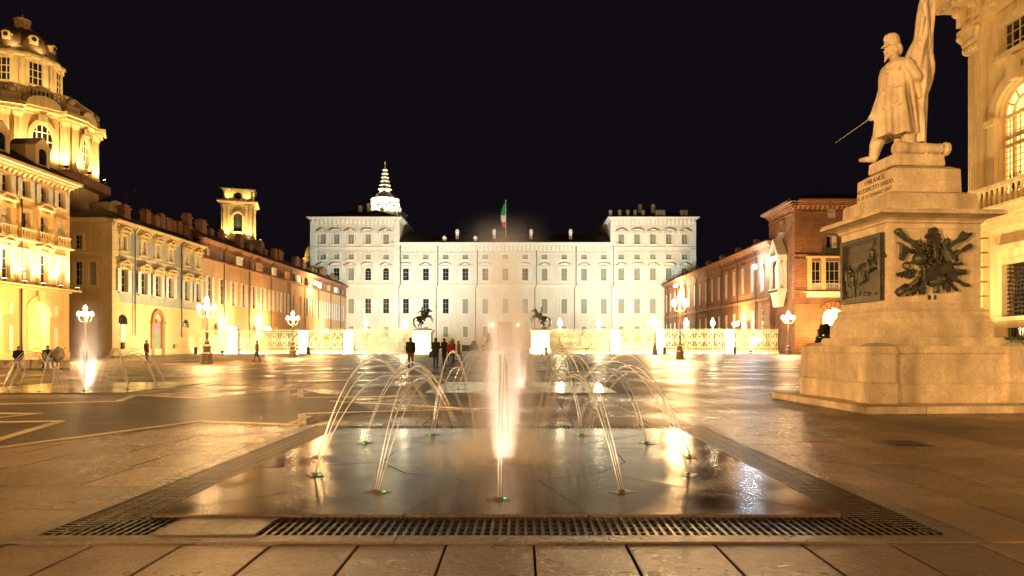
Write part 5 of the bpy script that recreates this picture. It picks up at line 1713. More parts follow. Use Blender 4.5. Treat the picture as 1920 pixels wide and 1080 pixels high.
m = MB(); x, z = T(1205, 420); m.M = Matrix.Translation((x, -.10, z)) @ Matrix.Rotation(-.5, 4, 'Y'); m.lathe([(.12, -.14), (.125, -.12), (.105, .1), (.12, .12), (.12, .15)], 14, sy=.8); link('shako', m, m_bronze_green, tr)
plate([(950, 560), (1060, 545), (1090, 640), (1000, 700), (945, 640)], -.15, -.03, 'knapsack'); plate([(1090, 560), (1200, 500), (1240, 590), (1130, 640)], -.17, -.03, 'drum_panel')
m = MB(); x, z = T(1150, 560); m.M = Matrix.Translation((x, -.09, z)) @ Matrix.Rotation(1.1, 4, 'Y'); m.lathe([(.13, -.2), (.13, .2)], 16, sy=.6); link('drum', m, m_bronze, tr)
m = MB(); x, z = T(1090, 700); m.M = Matrix.Translation((x, -.06, z)); m.ell((0, -.02, 0), .19, .1, .09, 14); m.ell((.06, -.05, .05), .13, .08, .11, 12); m.cap((.0, -.03, -.08), (-.02, -.03, -.22), .05, .03); m.cap((.02, -.03, -.08), (.05, -.03, -.2), .05, .03); link('plumed_hat', fuse(m, .016), m_bronze_green, tr)
plate([(935, 560), (965, 580), (975, 700), (950, 740), (930, 680)], -.18, -.08, 'sash'); plate([(1215, 560), (1290, 560), (1310, 690), (1270, 700), (1190, 640)], -.12, -.02, 'sabretache')


def leaf_spray(zx, zy, ang, L, name='oak_spray', n=9):
    m = MB(); x, z = T(zx, zy)
    for i in range(n):
        t_ = i / (n - 1); px_, pz_ = x + math.cos(ang) * L * t_, z + math.sin(ang) * L * t_
        for s_ in (-1, 1):
            a = ang + s_ * .75; l_ = .085 * (1.1 - .5 * t_)
            m.cap((px_, -.05 - rnd.uniform(0, .04), pz_), (px_ + math.cos(a) * l_, -.05 - rnd.uniform(0, .05), pz_ + math.sin(a) * l_), .026, .012, 6)
    link(name, m.mesh(name, True), m_bronze, tr)


for a in ((880, 590, PI + .2, .38), (860, 640, PI - .1, .2), (1300, 600, .05, .22), (900, 720, -2.0, .2), (1200, 700, -1.3, .18), (960, 380, 2.0, .2), (1180, 360, 1.1, .2), (950, 720, -1.5, .18)): leaf_spray(*a)
m = MB()
rr = random.Random(3)
for i in range(150):
    a, q = rr.uniform(0, 2 * PI), rr.uniform(0, 1) ** .6
    x, z = T(1080 + 165 * q * math.cos(a), 480 + 190 * q * math.sin(a)); m.ell((x, -.05 - rr.uniform(0, .09) * (1 - q * .6), z), rr.uniform(.02, .05), .035, rr.uniform(.02, .05), 6)
link('laurel_cluster', m.mesh('laurel_cluster', True), m_bronze, tr)
for i, c in enumerate(((.05, .035, .02), (.7, .66, .58), (.06, .06, .25))):
    m = MB(); x, z = T(1045 + i * 27, 852); m.box(x - .027, x + .027, -.03, .006, z - .045, z + .045); link('plaque_stripe', m, mat('plaque %d' % i, c, .5, .1, 3), tr)

# ---------------------------------------------------------------- the soldier statue
st = thing('soldier_statue', 'pale marble soldier statue in greatcoat and kepi holding a furled flag', 'statue', (MON[0] - .22, MON[1] - .22, 5.15), MON[2])
m = MB(); m.frustum(.12, .08, 0, .245, 1.16, .96, 1.12, .92)
link('base', bev(m, 'base', .02), m_marble, st)
bz = .245
m = MB(); m.M = Matrix.Translation((0, 0, bz))
# legs
m.cap((-.30, .24, .75), (-.42, .30, .35), .17, .14); m.cap((-.42, .30, .35), (-.46, .33, .10), .135, .10); m.cap((-.46, .33, .075), (-.73, .36, .05), .085, .05)
m.cap((.02, -.12, .75), (.04, -.14, .4), .17, .14); m.cap((.04, -.14, .4), (.05, -.14, .10), .135, .115); m.cap((.04, -.14, .07), (-.17, -.17, .055), .085, .055)
# greatcoat: rings from hem to collar with folds that deepen downwards
N = 64
rows = [(.46, -.155, .44, .35, 1.0), (.52, -.155, .435, .345, 1.0), (.75, -.17, .41, .33, .85), (1.0, -.19, .385, .32, .65), (1.25, -.205, .355, .30, .45), (1.45, -.205, .31, .29, .3), (1.65, -.20, .305, .30, .25), (1.85, -.19, .30, .33, .2), (2.0, -.16, .27, .35, .15), (2.10, -.13, .20, .26, .1), (2.16, -.14, .13, .15, 0)]
rg = []
for z, cx, ax, ay, fo in rows:
    ring = []
    for k in range(N):
        a = 2 * PI * k / N
        f = 1 + fo * (.085 * math.sin(8 * a + 1.3) + .055 * math.sin(13 * a + z * 1.4) + .03 * math.sin(21 * a - z))
        ring.append((cx + ax * f * math.cos(a), ay * f * math.sin(a), z + (.03 * math.sin(7 * a) if z < .5 else 0)))
    rg.append(ring)
m.rings(rg)
m.cap((-.42, -.10, 2.0), (-.56, -.04, .6), .035, .05)                                # front placket
for z in (1.82, 1.45, 1.05): m.cap((-.48 - (1.82 - z) * .06, -.14, z), (-.30, -.33, z + .03), .034, .026)   # frogging
# hood and collar
for k in range(9):
    a = PI * (.1 + .8 * k / 8); m.cap((-.12 + .22 * math.cos(a - PI / 2), .26 * math.cos(a), 2.05 + .04 * math.sin(a)), (-.10 + .26 * math.cos(a - PI / 2), .30 * math.cos(a), 1.97), .075, .06)
m.cap((.02, -.2, 2.06), (.10, -.1, 1.95), .11, .08)
# neck, head, face
m.cap((-.15, 0, 2.08), (-.22, 0, 2.28), .10, .095)
m.ell((-.235, 0, 2.355), .145, .12, .175, 16); m.cap((-.33, 0, 2.24), (-.36, 0, 2.22), .07, .05)
m.cap((-.375, 0, 2.385), (-.415, 0, 2.325), .018, .028); m.cap((-.36, -.05, 2.41), (-.36, .05, 2.41), .025, .025)
m.cap((-.385, -.05, 2.285), (-.385, .05, 2.285), .02, .02); m.cap((-.37, 0, 2.21), (-.42, 0, 2.09), .045, .01)
for s_ in (-1, 1): m.ell((-.21, .125 * s_, 2.345), .03, .02, .05, 8); m.ell((-.30, .075 * s_, 2.31), .05, .035, .04, 8)
for k in range(7):
    a = PI / 2 + (k - 3) * .35; m.ell((-.20 + .13 * math.sin(a) * 1.0, .12 * math.cos(a), 2.38 - .04 * (k % 2)), .05, .05, .09, 8)
# kepi with visor
rg = []
for z, cx, ax, ay in ((2.44, -.235, .165, .135), (2.50, -.24, .168, .138), (2.60, -.25, .165, .138), (2.67, -.265, .15, .125), (2.71, -.26, .10, .09)): rg.append([(cx + ax * math.cos(2 * PI * k / 24), ay * math.sin(2 * PI * k / 24), z) for k in range(24)])
m.rings(rg); m.cap((-.38, -.07, 2.45), (-.45, -.04, 2.43), .03, .02); m.cap((-.38, .07, 2.45), (-.45, .04, 2.43), .03, .02); m.cap((-.41, -.05, 2.45), (-.41, .05, 2.45), .03, .03); m.ell((-.42, 0, 2.60), .025, .03, .04, 8)
# left arm back to the flag, right arm forward to the sword
m.cap((-.10, -.33, 1.93), (.04, -.42, 1.62), .125, .105); m.cap((.04, -.42, 1.62), (.12, -.30, 1.50), .10, .08)
m.cap((.06, -.36, 1.60), (.14, -.36, 1.22), .07, .05)
m.cap((-.14, .31, 1.93), (-.26, .36, 1.5), .125, .10); m.cap((-.26, .36, 1.5), (-.50, .27, 1.04), .095, .07); m.ell((-.55, .26, .97), .07, .06, .08, 10)
body = link('body', fuse(m, .0125, 'body', 1), m_marble, st)
m = MB(); m.M = Matrix.Translation((0, 0, bz)); hz = 1.55
m.ell((.12, -.34, hz), .06, .035, .075, 10)
for i in range(4):
    z = hz + .05 - i * .034; m.cap((.10, -.37, z), (.17, -.385, z - .01), .0185, .017, 8); m.cap((.17, -.385, z - .01), (.20, -.34, z - .015), .017, .015, 8)
m.cap((.09, -.345, hz + .07), (.15, -.375, hz + .085), .02, .017, 8)
link('hand', fuse(m, .008, 'hand', 2), m_marble, st)
# furled flag: deep folded cloth around its pole
m = MB(); m.M = Matrix.Translation((0, 0, bz)); rg = []
FS = -.17
ed = [(.30, .36, .47), (.50, .31, .48), (.80, .245, .50), (1.03, .215, .51), (1.23, .17, .53), (1.45, .08, .62), (1.60, .02, .66), (1.78, -.02, .69), (1.95, .03, .69), (2.2, .11, .655), (2.38, .20, .67), (2.55, .30, .685), (2.8, .335, .70), (3.0, .36, .715), (3.3, .42, .73), (3.55, .50, .72), (3.7, .57, .66)]
N = 56
for z, xa, xb in ed:
    c, hw = (xa + xb) / 2, (xb - xa) / 2
    rg.append([(c + FS + hw * math.cos(2 * PI * k / N) * (1 + .06 * math.sin(6 * 2 * PI * k / N + z * 2.4)), -.20 + (.08 + .42 * hw) * math.sin(2 * PI * k / N) * (1 + .28 * math.sin(5 * 2 * PI * k / N + z * 2.0) + .16 * math.sin(9 * 2 * PI * k / N - 3 * z)), z) for k in range(N)])
m.rings(rg)
for i in range(8):
    a = i / 7; m.cap((.04 + FS + .07 * i, -.32 - .04 * math.sin(3 * a), 1.70 + .10 * math.sin(4 * a + 1)), (.10 + FS + .068 * i, -.33, 1.62 + .10 * math.sin(4 * a)), .05, .035)
for (x0, z0, x1, z1) in ((.10, 1.6, .30, .5), (.2, 1.65, .42, .9), (.3, 2.4, .5, 1.8), (.42, 3.2, .62, 2.0), (.38, 2.9, .3, 2.2)): m.cap((x0 + FS, -.36, z0), (x1 + FS, -.31, z1), .045, .03)
link('flag_cloth', fuse(m, .014, 'flag', 1), m_marble, st)
m = MB(); m.tube([(.38, -.16, bz + .1), (.55, -.16, bz + 3.95)], .03, 8); link('flag_pole', m, m_marble, st)
m = MB(); m.tube([(-.56, .26, bz + .97), (-1.33, .36, bz + .42)], [.007, .004], 6); m.ell((-.58, .26, bz + .95), .05, .06, .04, 8); link('sword', m, m_frame, st)
m = MB(); m.M = Matrix.Translation((.42, -.22, bz + .15)) @ Matrix.Rotation(HALF, 4, 'Y'); m.lathe([(.13, -.75), (.15, -.70), (.15, -.55), (.135, -.5), (.125, .0), (.115, .22), (.125, .235), (.125, .26), (.112, .27), (.112, .33), (.15, .36), (.15, .42), (.135, .44), (.075, .44), (.07, .2)], 24); link('cannon', m.mesh('cannon', False), m_marble, st)
m = MB()
for i in range(12): m.ell((.25 + rnd.uniform(-.3, .25), -.05 + rnd.uniform(-.25, .2), bz + .05), rnd.uniform(.06, .14), rnd.uniform(.05, .1), rnd.uniform(.05, .14), 8)
for i in range(4): m.cap((-.16 + .05 * i, .02, bz), (-.14 + .05 * i, .04, bz + .42), .045, .035)
link('rubble', fuse(m, .018, 'rubble', 2), m_marble, st)
# ---------------------------------------------------------------- fence before the palace court
FY = 108.0; FK = FY / F
def FX(px): return (px - CX) * FK
def FZ(py): return zat(py, FY)


def spot(name, parent, loc, target, power, col, size=1.9, blend=.6, soft=.15):
    ld = bpy.data.lights.new(name, 'SPOT'); ld.energy = power; ld.color = col; ld.spot_size = size; ld.spot_blend = blend; ld.shadow_soft_size = soft
    lo = bpy.data.objects.new(name, ld); COL.objects.link(lo)
    lo.parent = parent; lo.location = loc
    d = Vector(target) - Vector(loc)
    lo.rotation_euler = d.to_track_quat('-Z', 'Y').to_euler()
    return lo


def point(name, parent, loc, power, col, soft=.3):
    ld = bpy.data.lights.new(name, 'POINT'); ld.energy = power; ld.color = col; ld.shadow_soft_size = soft
    lo = bpy.data.objects.new(name, ld); COL.objects.link(lo); lo.parent = parent; lo.location = loc
    return lo


pil_px = [(440, 16), (571, 17), (655, 17), (1153, 17), (1237, 16), (1367, 16)]
pil_txt = ['white stone fence pillar farthest toward the apricot wing', 'white stone fence pillar on outer side of gate before apricot wing', 'white stone fence pillar between that gate and the horseman facing right',
           'white stone fence pillar on the inner side of gate near brick wing', 'white stone fence pillar behind the tall twin street lamp', 'white stone fence pillar nearest the brick wing']
FENCE_LIGHT = (1.0, .84, .46)
for (px, w), tx in zip(pil_px, pil_txt):
    p = thing('fence_pillar', tx, 'pillar', (FX(px), FY, 0), 0, 'white pillars of the palace fence')
    W = w * FK; H_ = FZ(618)
    m = MB(); m.cbox(0, 0, 0, W + .3, W + .3, .55); m.frustum(0, 0, .551, .7, W + .3, W + .3, W, W); link('base', m, m_white, p)
    m = MB(); m.cbox(0, 0, .7, W, W, H_ - 1.15); m.box(-W / 2 + .18, W / 2 - .18, -W / 2 - .05, -W / 2 - .002, 1.0, H_ - .75); link('shaft', m, m_white, p)
    m = MB(); m.cbox(0, 0, H_ - .45, W + .15, W + .15, .15); m.cbox(0, 0, H_ - .299, W + .4, W + .4, .2); m.frustum(0, 0, H_ - .098, H_ + .1, W + .2, W + .2, .5, .5); link('cap', m, m_white, p)
DIA = None


def fence(a, b, label, gate=False):
    x0, x1 = FX(a), FX(b); L = x1 - x0; H_ = FZ(617)
    p = thing('iron_gate' if gate else 'iron_fence', label, 'gate' if gate else 'fence', ((x0 + x1) / 2, FY, 0), 0, 'gilded iron fence before the palace')
    m = MB(); m.box(-L / 2, L / 2, -.3, .3, 0, .35); link('kerb', m, m_white, p)
    for z in (.55, 1.05, H_ - .55, H_ - .25):
        m = MB(); m.box(-L / 2, L / 2, -.06, .06, z - .06, z + .06); link('rail', m, m_gild, p)
    m = MB(); n = int(L / .26)
    for i in range(n):
        x = -L / 2 + L * (i + .5) / n
        m.box(x - .03, x + .03, -.03, .03, .35, H_ - .25); m.frustum(x, 0, H_ - .24, H_ + .12, .10, .08, .02, .02)
    link('bars', m, m_gild, p)['kind'] = 'stuff'
    k = max(2, round(L / 1.75)); cz = (1.05 + H_ - .55) / 2; hh = (H_ - 1.6) / 2

    def dia():
        m = MB(); w_ = .78
        o_ = [(-w_, 0), (0, -hh), (w_, 0), (0, hh)]; q_ = [(-w_ + .2, 0), (0, -hh + .26), (w_ - .2, 0), (0, hh - .26)]
        for i in range(4): j = (i + 1) % 4; m.prism([o_[i], o_[j], q_[j], q_[i]], -.12, -.04)
        m.prism([(.36 * math.cos(PI * i / 8), .36 * math.sin(PI * i / 8)) for i in range(16)], -.16, -.05)
        return m.mesh('diamond_ornament')

    def sun():
        m = MB()
        for r_ in (hh, hh * .62): m.tube([(r_ * math.cos(2 * PI * i / 24), -.08, r_ * math.sin(2 * PI * i / 24)) for i in range(25)], .07, 6)
        for i in range(16): a = 2 * PI * i / 16; m.tube([(.3 * math.cos(a), -.08, .3 * math.sin(a)), (hh * math.cos(a), -.08, hh * math.sin(a))], .045, 4)
        return m.mesh('sunburst')
    if gate:
        link('sunburst', cached(('sun', round(hh, 2)), sun), m_gild, p, (0, 0, cz))
        for x in (-L / 2 + 1.0, 0, L / 2 - 1.0):
            m = MB(); m.M = Matrix.Rotation(HALF, 4, 'X'); m.lathe([(.34, 0), (.34, .12), (.2, .2), (.05, .22)], 10); link('gold_rosette', m, m_gold, p, (x, -.08, cz))
        for x in (-L / 2 + 1.0, L / 2 - 1.0): link('diamond_ornament', cached(('dia', round(hh, 2)), dia), m_gild, p, (x, .0, cz))
    else:
        for i in range(k): link('diamond_ornament', cached(('dia', round(hh, 2)), dia), m_gild, p, (-L / 2 + L * (i + .5) / k, 0, cz))
    return p


fence(345, 431, 'leftmost length of gilded iron fence, behind the near twin lamp post')
fence(449, 562, 'gilded iron fence between leftmost two white pillars')
fence(580.5, 645.5, 'gilded gate with sunburst and rosettes before the apricot wing', True)
fence(664.5, 774, 'gilded iron fence beside the pedestal of the horseman facing right')
fence(1031, 1143, 'gilded iron fence beside the pedestal of the horseman facing left')
fence(1162.5, 1228, 'gilded gate with sunburst between pillars near the brick wing', True)
fence(1246, 1358, 'gilded iron fence behind the tall right street lamp')
fence(1376, 1459, 'gilded iron fence running up to the brick corner building')
# gate posts with lanterns
lan = [(685, 'fence lantern second from the horseman facing right'), (757, 'fence lantern just beside the horseman facing right'), (1050, 'fence lantern just beside the horseman facing left'), (1123, 'fence lantern second from the horseman facing left'), (1228, 'fence lantern at the gate near the brick wing'), (1288, 'fence lantern between the tall lamp and last pillar'), (1338, 'fence lantern nearest the brick wing')]
for px, tx in lan:
    p = thing('fence_lantern', tx, 'lantern', (FX(px), FY + .5, 0), 0, 'lanterns on the palace fence')
    m = MB(); m.lathe([(.30, 0), (.30, .4), (.16, .5), (.13, 3.8), (.25, 3.9), (.1, 4.1), (.08, 4.4)], 10); link('post', m, m_gild, p)
    m = MB(); m.lathe([(.15, 4.4), (.32, 4.7), (.38, 4.95), (.30, 5.25), (.15, 5.4), (.16, 5.5), (.04, 5.8)], 12); link('globe', m.mesh('globe', True), m_globe, p)
    point('lantern_light', p, (0, 0, 5.2), 500, (1, .80, .46), .5).location.y = -.9
# horsemen on their pedestals
for px, flip, tx in ((793, 1, 'right'), (1015, -1, 'left')):
    pd = thing('statue_pedestal', 'glowing white pedestal under the bronze horseman facing ' + tx, 'pedestal', (FX(794 if flip > 0 else 1012), FY - .6, 0), 0, 'pedestals of the bronze horsemen')
    H_ = FZ(619); W = 2.9
    m = MB(); m.cbox(0, 0, 0, W + .5, W + .5, .7); m.frustum(0, 0, .701, .9, W + .5, W + .5, W, W); link('base', m, m_white, pd)
    m = MB(); m.cbox(0, 0, .9, W, W, H_ - 1.4); link('shaft', m, m_white, pd)
    m = MB(); m.cbox(0, 0, H_ - .5, W + .2, W + .2, .2); m.cbox(0, 0, H_ - .299, W + .5, W + .5, .299); link('cap', m, m_white, pd)
    hs = thing('bronze_horseman', 'bronze rider on rearing horse facing ' + tx + ' on fence pedestal', 'statue', (FX(793 if flip > 0 else 1015), FY - .6, H_), 0 if flip > 0 else PI, 'bronze horsemen')
    m = MB(); m.M = Matrix.Scale(1.24, 4) @ Matrix.Translation((0, 0, .12)); horse(m); link('horse', fuse(m, .05, 'horse', 3), m_bronze, hs)
    m = MB(); m.M = Matrix.Scale(1.24, 4) @ Matrix.Translation((0, 0, .12)); rider(m, 1 if flip > 0 else 0); link('rider', fuse(m, .045, 'rider', 2), m_bronze, hs)
    m = MB(); m.slab([(1.5 * math.cos(2 * PI * i / 16), .8 * math.sin(2 * PI * i / 16)) for i in range(16)], 0, .2); link('base', m, m_bronze, hs)
# in-ground uplights: one before every pillar, pedestal and fence length
ug = [388, 440, 505, 571, 613, 655, 720, 794, 1012, 1090, 1153, 1195, 1237, 1300, 1367, 1420]
for i, px in enumerate(ug):
    near = 'pillar or pedestal' if px in (440, 571, 655, 794, 1012, 1153, 1237, 1367) else 'fence'
    big = px in (440, 571, 655, 794, 1012, 1153, 1237, 1367)
    p = thing('ground_light', 'small round uplight in paving, number %s from the apricot wing along the fence' % ['one', 'two', 'three', 'four', 'five', 'six', 'seven', 'eight', 'nine', 'ten', 'eleven', 'twelve', 'thirteen', 'fourteen', 'fifteen', 'sixteen'][i], 'uplight', (FX(px), FY - 3.4, 0), 0, 'uplights in the paving before the fence')
    m = MB(); m.lathe([(.34, -.01), (.34, .03), (.26, .05)], 14); link('rim', m, m_iron, p)
    m = MB(); m.lathe([(.24, .051), (.2, .09), (.05, .11)], 14); link('lens', m, m_lens, p)
    spot('uplight', p, (0, 0, .2), (0, 3.0, 2.2 if big else 2.4), 1150 if big else 360, FENCE_LIGHT, 2.5, .7, .2)

# ---------------------------------------------------------------- street lamps
def lamp_post(loc, h, label, power=700, arms=4, s=1.0, col=LAMP):
    p = thing('street_lamp', label, 'street lamp', (*loc, 0), rnd.uniform(0, .6), 'ornate lamp posts of the square')
    m = MB(); m.lathe([(.42, 0), (.42, .22), (.36, .26), (.36, .62), (.40, .66), (.40, .74), (.27, .80), (.24, 1.15), (.28, 1.2), (.28, 1.28), (.16, 1.36), (.17, 1.6), (.13, 1.66)], 10); link('base', m, m_post, p)
    top = h - .55 * s
    m = MB(); m.lathe([(.10, 1.6), (.085, 2.2), (.12, 2.24), (.12, 2.3), (.075, 2.36), (.055, top), (.12, top + .04), (.05, top + .12), (.05, top + .5)], 10); link('shaft', m, m_post, p)
    R_ = .78 * s
    for k in range(arms):
        a = 2 * PI * k / arms
        c, s_ = math.cos(a), math.sin(a)
        m = MB(); m.tube([(.05 * c, .05 * s_, top - .35), (.35 * R_ * c, .35 * R_ * s_, top - .55), (.8 * R_ * c, .8 * R_ * s_, top - .45), (R_ * c, R_ * s_, top - .18), (R_ * c, R_ * s_, top - .02)], .035, 6); link('arm', m, m_post, p)
        m = MB(); m.lathe([(.10, 0), (.21, .12), (.255, .26), (.24, .40), (.15, .52), (.16, .56), (.05, .66)], 12); o = link('globe', m.mesh('globe', True), m_globe, p, (R_ * c, R_ * s_, top)); o.scale = (s, s, s)
    m = MB(); m.lathe([(.10, 0), (.21, .12), (.265, .28), (.25, .42), (.15, .56), (.17, .6), (.05, .75)], 12); o = link('globe', m.mesh('globe', True), m_globe, p, (0, 0, top + .5)); o.scale = (s, s, s)
    point('lamp_light', p, (0, 0, top + .25), power, col, .35)
    return p


lamp_post((xat(388, 48), 48), 4.2, 'lit twin-tier lamp post before the leftmost fence length', 2400, s=.66)
lamp_post((xat(549, 74), 74), 4.5, 'lit lamp post beside the pillar of the apricot wing gate', 3600, s=.7)
lamp_post((xat(160, 60), 60), 4.3, 'lit lamp post behind the plume of the side fountain', 3200, s=.66)
lamp_post((xat(1275, 65), 65), 5.7, 'tall lit lamp post right of centre before the fence', 3600, s=1.0)
lamp_post((xat(1478, 97), 97), 5.6, 'lit lamp post below the memorial on brick corner building', 5600)
lamp_post((xat(1228, 97), 97), 5.0, 'lit lamp post just behind the tall right street lamp', 2200)
# the same lamps go on around the square behind the photographer
for i, (x, y, w_) in enumerate(((-24, -10, 46000), (5, -20, 12000), (-30, 14, 2500), (27, 8, 1500))):
    lamp_post((x, y), 5.4, ['lamp post of the square behind the photographer toward the arcade', 'lamp post of the square behind the photographer toward the ochre palace', 'lamp post of the square beside the arcade building', 'lamp post of the square before the ochre palace'][i], w_)

# wall lamps on the wings
def wall_lamp(name, loc, rz, label, power, mt=m_globe, col=LAMP, n=2):
    p = thing(name, label, 'wall lamp', loc, rz, 'lamps on the wing walls')
    m = MB(); m.box(-.15, .15, -.15, 0, -.3, .3); m.tube([(0, -.1, 0), (0, -1.1, .35), (0, -1.6, .1)], .05, 6)
    if n > 1: m.tube([(-.8, -1.6, .1), (.8, -1.6, .1)], .05, 6)
    link('bracket', m, m_post, p)
    for q in range(n):
        x = 0 if n == 1 else -.8 + 1.6 * q
        g = MB(); g.lathe([(.12, -.75), (.34, -.6), (.42, -.3), (.3, -.02), (.06, .08)], 12); link('globe', g.mesh('globe', True), mt, p, (x, -1.6, 0))
    point('wall_light', p, (0, -2.4, -.2), power, col, .4)
    return p


X_ = -51.9
for px, z, tx, w_ in ((418, 4.6, 'double wall lamp on the apricot wing nearest the grey building', 4200), (486, 5.0, 'double wall lamp on the apricot wing above the fence', 4600), (600, 5.4, 'double wall lamp far along the apricot wing', 2200)):
    wall_lamp('wall_lamp', (X_, X_ * F / (px - CX), z), HALF, tx, w_)
wall_lamp('wall_lamp', (X_, X_ * F / (581 - CX), 17.0), HALF, 'bright floodlamp under the eave of the apricot wing', 4200)
for px, z, tx, w_ in ((1278, 17.6, 'bright floodlamp high on the brick wing above the tall lamp', 6500), (1395, 5.8, 'wall lamp low on the brick wing behind the last fence length', 5000)):
    wall_lamp('wall_lamp', (43, 43 * F / (px - CX), z), -HALF, tx, w_)
wall_lamp('wall_lamp', (43, 43 * F / (1432 - CX), 15.5), -HALF, 'cool white lamp high on the brick wing near its corner', 1500, m_globe_cool, (.85, .95, 1), 1)

# ---------------------------------------------------------------- floodlights on the monuments
m_flood = mat('floodlight housing', (.04, .04, .04), .5, .2, 4, metal=.5)


def floodlight(loc, target, power, col, label, size=1.9, soft=.5, parent=None, s=1.0, lens=m_lens, blend=.8):
    if parent is None: p = thing('floodlight', label, 'floodlight', loc, 0, 'floodlights washing the facades')
    else: p = link('floodlight', None, None, parent, loc)
    m = MB(); m.box(-.3 * s, .3 * s, -.06, .06, 0, .08); m.box(-.03, .03, -.03, .03, .08, .3 * s); link('stand', m, m_flood, p)
    d = Vector(target).normalized()
    q = d.to_track_quat('Z', 'Y').to_matrix().to_4x4()
    m = MB(); m.M = Matrix.Translation((0, 0, .42 * s)) @ q; m.frustum(0, 0, -.14 * s, .1 * s, .3 * s, .25 * s, .55 * s, .4 * s); link('housing', m, m_flood, p)
    m = MB(); m.M = Matrix.Translation((0, 0, .42 * s)) @ q; m.frustum(0, 0, .101 * s, .12 * s, .5 * s, .36 * s, .48 * s, .34 * s); link('lens', m, lens, p)
    c = Vector((0, 0, .42 * s)) + d * (.16 * s + soft * .2 + .1)
    spot('flood_beam', p, tuple(c), tuple(c + d), power, col, size, blend, soft)
    return p


PAL = (.92, 1.0, .88)
names = ['first', 'second', 'third', 'fourth', 'fifth', 'sixth', 'seventh', 'eighth']
for i, (x, dx, w_) in enumerate(((-20, -34, 25000), (-13, -26, 22000), (-5, -14, 10000), (3, 4, 10000), (10, 26, 22000), (16, 36, 25000))):
    floodlight((x, 160, 0), (dx, 40, 33), w_ * .95, PAL, '%s ground floodlight in the palace court counted from the apricot wing' % names[i], 1.7, 1.0, s=2.0, blend=1.0)
# church: uplights on the roof round both drums
WARM = (1.0, .72, .30)
for k in range(8):
    a = PI / 4 * k + .12 + PI / 4 + PI / 8
    for da in (-.17, .17):
        c = (math.cos(a + da) * 9.9, math.sin(a + da) * 9.9)
        if c[1] > 4: continue
        floodlight((c[0], c[1], zat(334, 92)), (-c[0] * .22, -c[1] * .22, 6), 1500, WARM, '', 2.2, .2, ch)
    c = (math.cos(a) * 7.9, math.sin(a) * 7.9)
    if c[1] < 4: floodlight((c[0], c[1], zat(206, 92) + .1), (-c[0] * .3, -c[1] * .3, 6), 520, WARM, '', 2.2, .2, ch, .7)
for a in (-2.3, -1.2, -.4): floodlight((5.0 * math.cos(a), 5.0 * math.sin(a), zat(117, 92)), (-math.cos(a) * 2, -math.sin(a) * 2, 4), 170, WARM, '', 2.0, .1, ch, .4)
m = MB(); m.lathe([(10.4, zat(352, 92)), (10.4, zat(336, 92)), (8.7, zat(333, 92))], 8, ph=PI / 8 + .12); link('terrace', m, m_brick_trim, ch)
for k in range(4):
    a = k * HALF - HALF
    for u in (-2.6, 0, 2.6):
        c = (math.cos(a) * 5.3 - math.sin(a) * u, math.sin(a) * 5.3 + math.cos(a) * u)
        if k in (0, 1): floodlight((c[0], c[1], BZ(455)), (-math.cos(a) * 1.2, -math.sin(a) * 1.2, 6), 1100, WARM, '', 2.0, .2, bt)
for c in ((-2.2, -4.3), (2.2, -4.3), (4.3, -1.5)): floodlight((c[0], c[1], BZ(382)), (-c[0] * .1, -c[1] * .1, 3), 260, WARM, '', 2.4, .1, bt, .4)
m = MB(); m.box(-5.9, 5.9, -5.9, 5.9, BZ(462), BZ(455.5)); link('terrace', m, m_church, bt)
for k in range(8):
    a = -HALF + (k - 3.5) * .42
    floodlight((math.cos(a) * 8, math.sin(a) * 8, SZ(409)), (-math.cos(a) * 2.6, -math.sin(a) * 2.6, 6), 2800, (1, .88, .5), '', 1.8, .3, sp)
floodlight((math.cos(-2.2) * 4.3, math.sin(-2.2) * 4.3, SZ(371)), (1.2, 1.6, 6), 1800, (1, .88, .5), '', 1.6, .2, sp, .6)
floodlight((math.cos(-.9) * 4.3, math.sin(-.9) * 4.3, SZ(371)), (-1.2, 1.6, 6), 1800, (1, .88, .5), '', 1.6, .2, sp, .6)
floodlight((-6.5, -5, zat(500, 235)), (4, 3.4, 7), 900, WARM, '', 2.0, .3, dm)
# arcade building: strong uplights on the string course between its windows
for u in [20.6 - 2.4 * i - 1.2 for i in range(-1, 8)]:
    floodlight((u, -1.0, 6.86), (0, .32, 6), 1200, (1, .80, .42), '', 2.2, .15, ab, .6)
m = MB(); m.box(0, 22, -1.3, -.36, 6.7, 6.855); link('lighting_ledge', m, m_yellow_trim, ab)
# ochre palace: floods at its foot
for i in range(3):
    floodlight((24.6 - 5.0, 36.0 - i * 4.5, 0), (5.0, 0, 9.5), 950, (1, .74, .32), '%s floodlight at the foot of the ochre palace, hidden by the monument' % names[i], 2.2, .3)
# memorial and brick corner
floodlight((43.6 - 6.5, 107.5, 0), (6, 3.2, 14), 3000, (1, .9, .66), 'floodlight under the marble wall memorial', 1.1, .3)
floodlight((47, 99.5, 0), (0, 6, 11), 3800, LAMP, 'floodlight before the brick corner building', 2.2, .4)
# floodlight added to brighten the grey building, apart from any lamp post
floodlight((-41, 92, 0), (-10, 2, 9), 5500, (1, .78, .40), 'added ground floodlight before the grey building door', 2.4, .5)

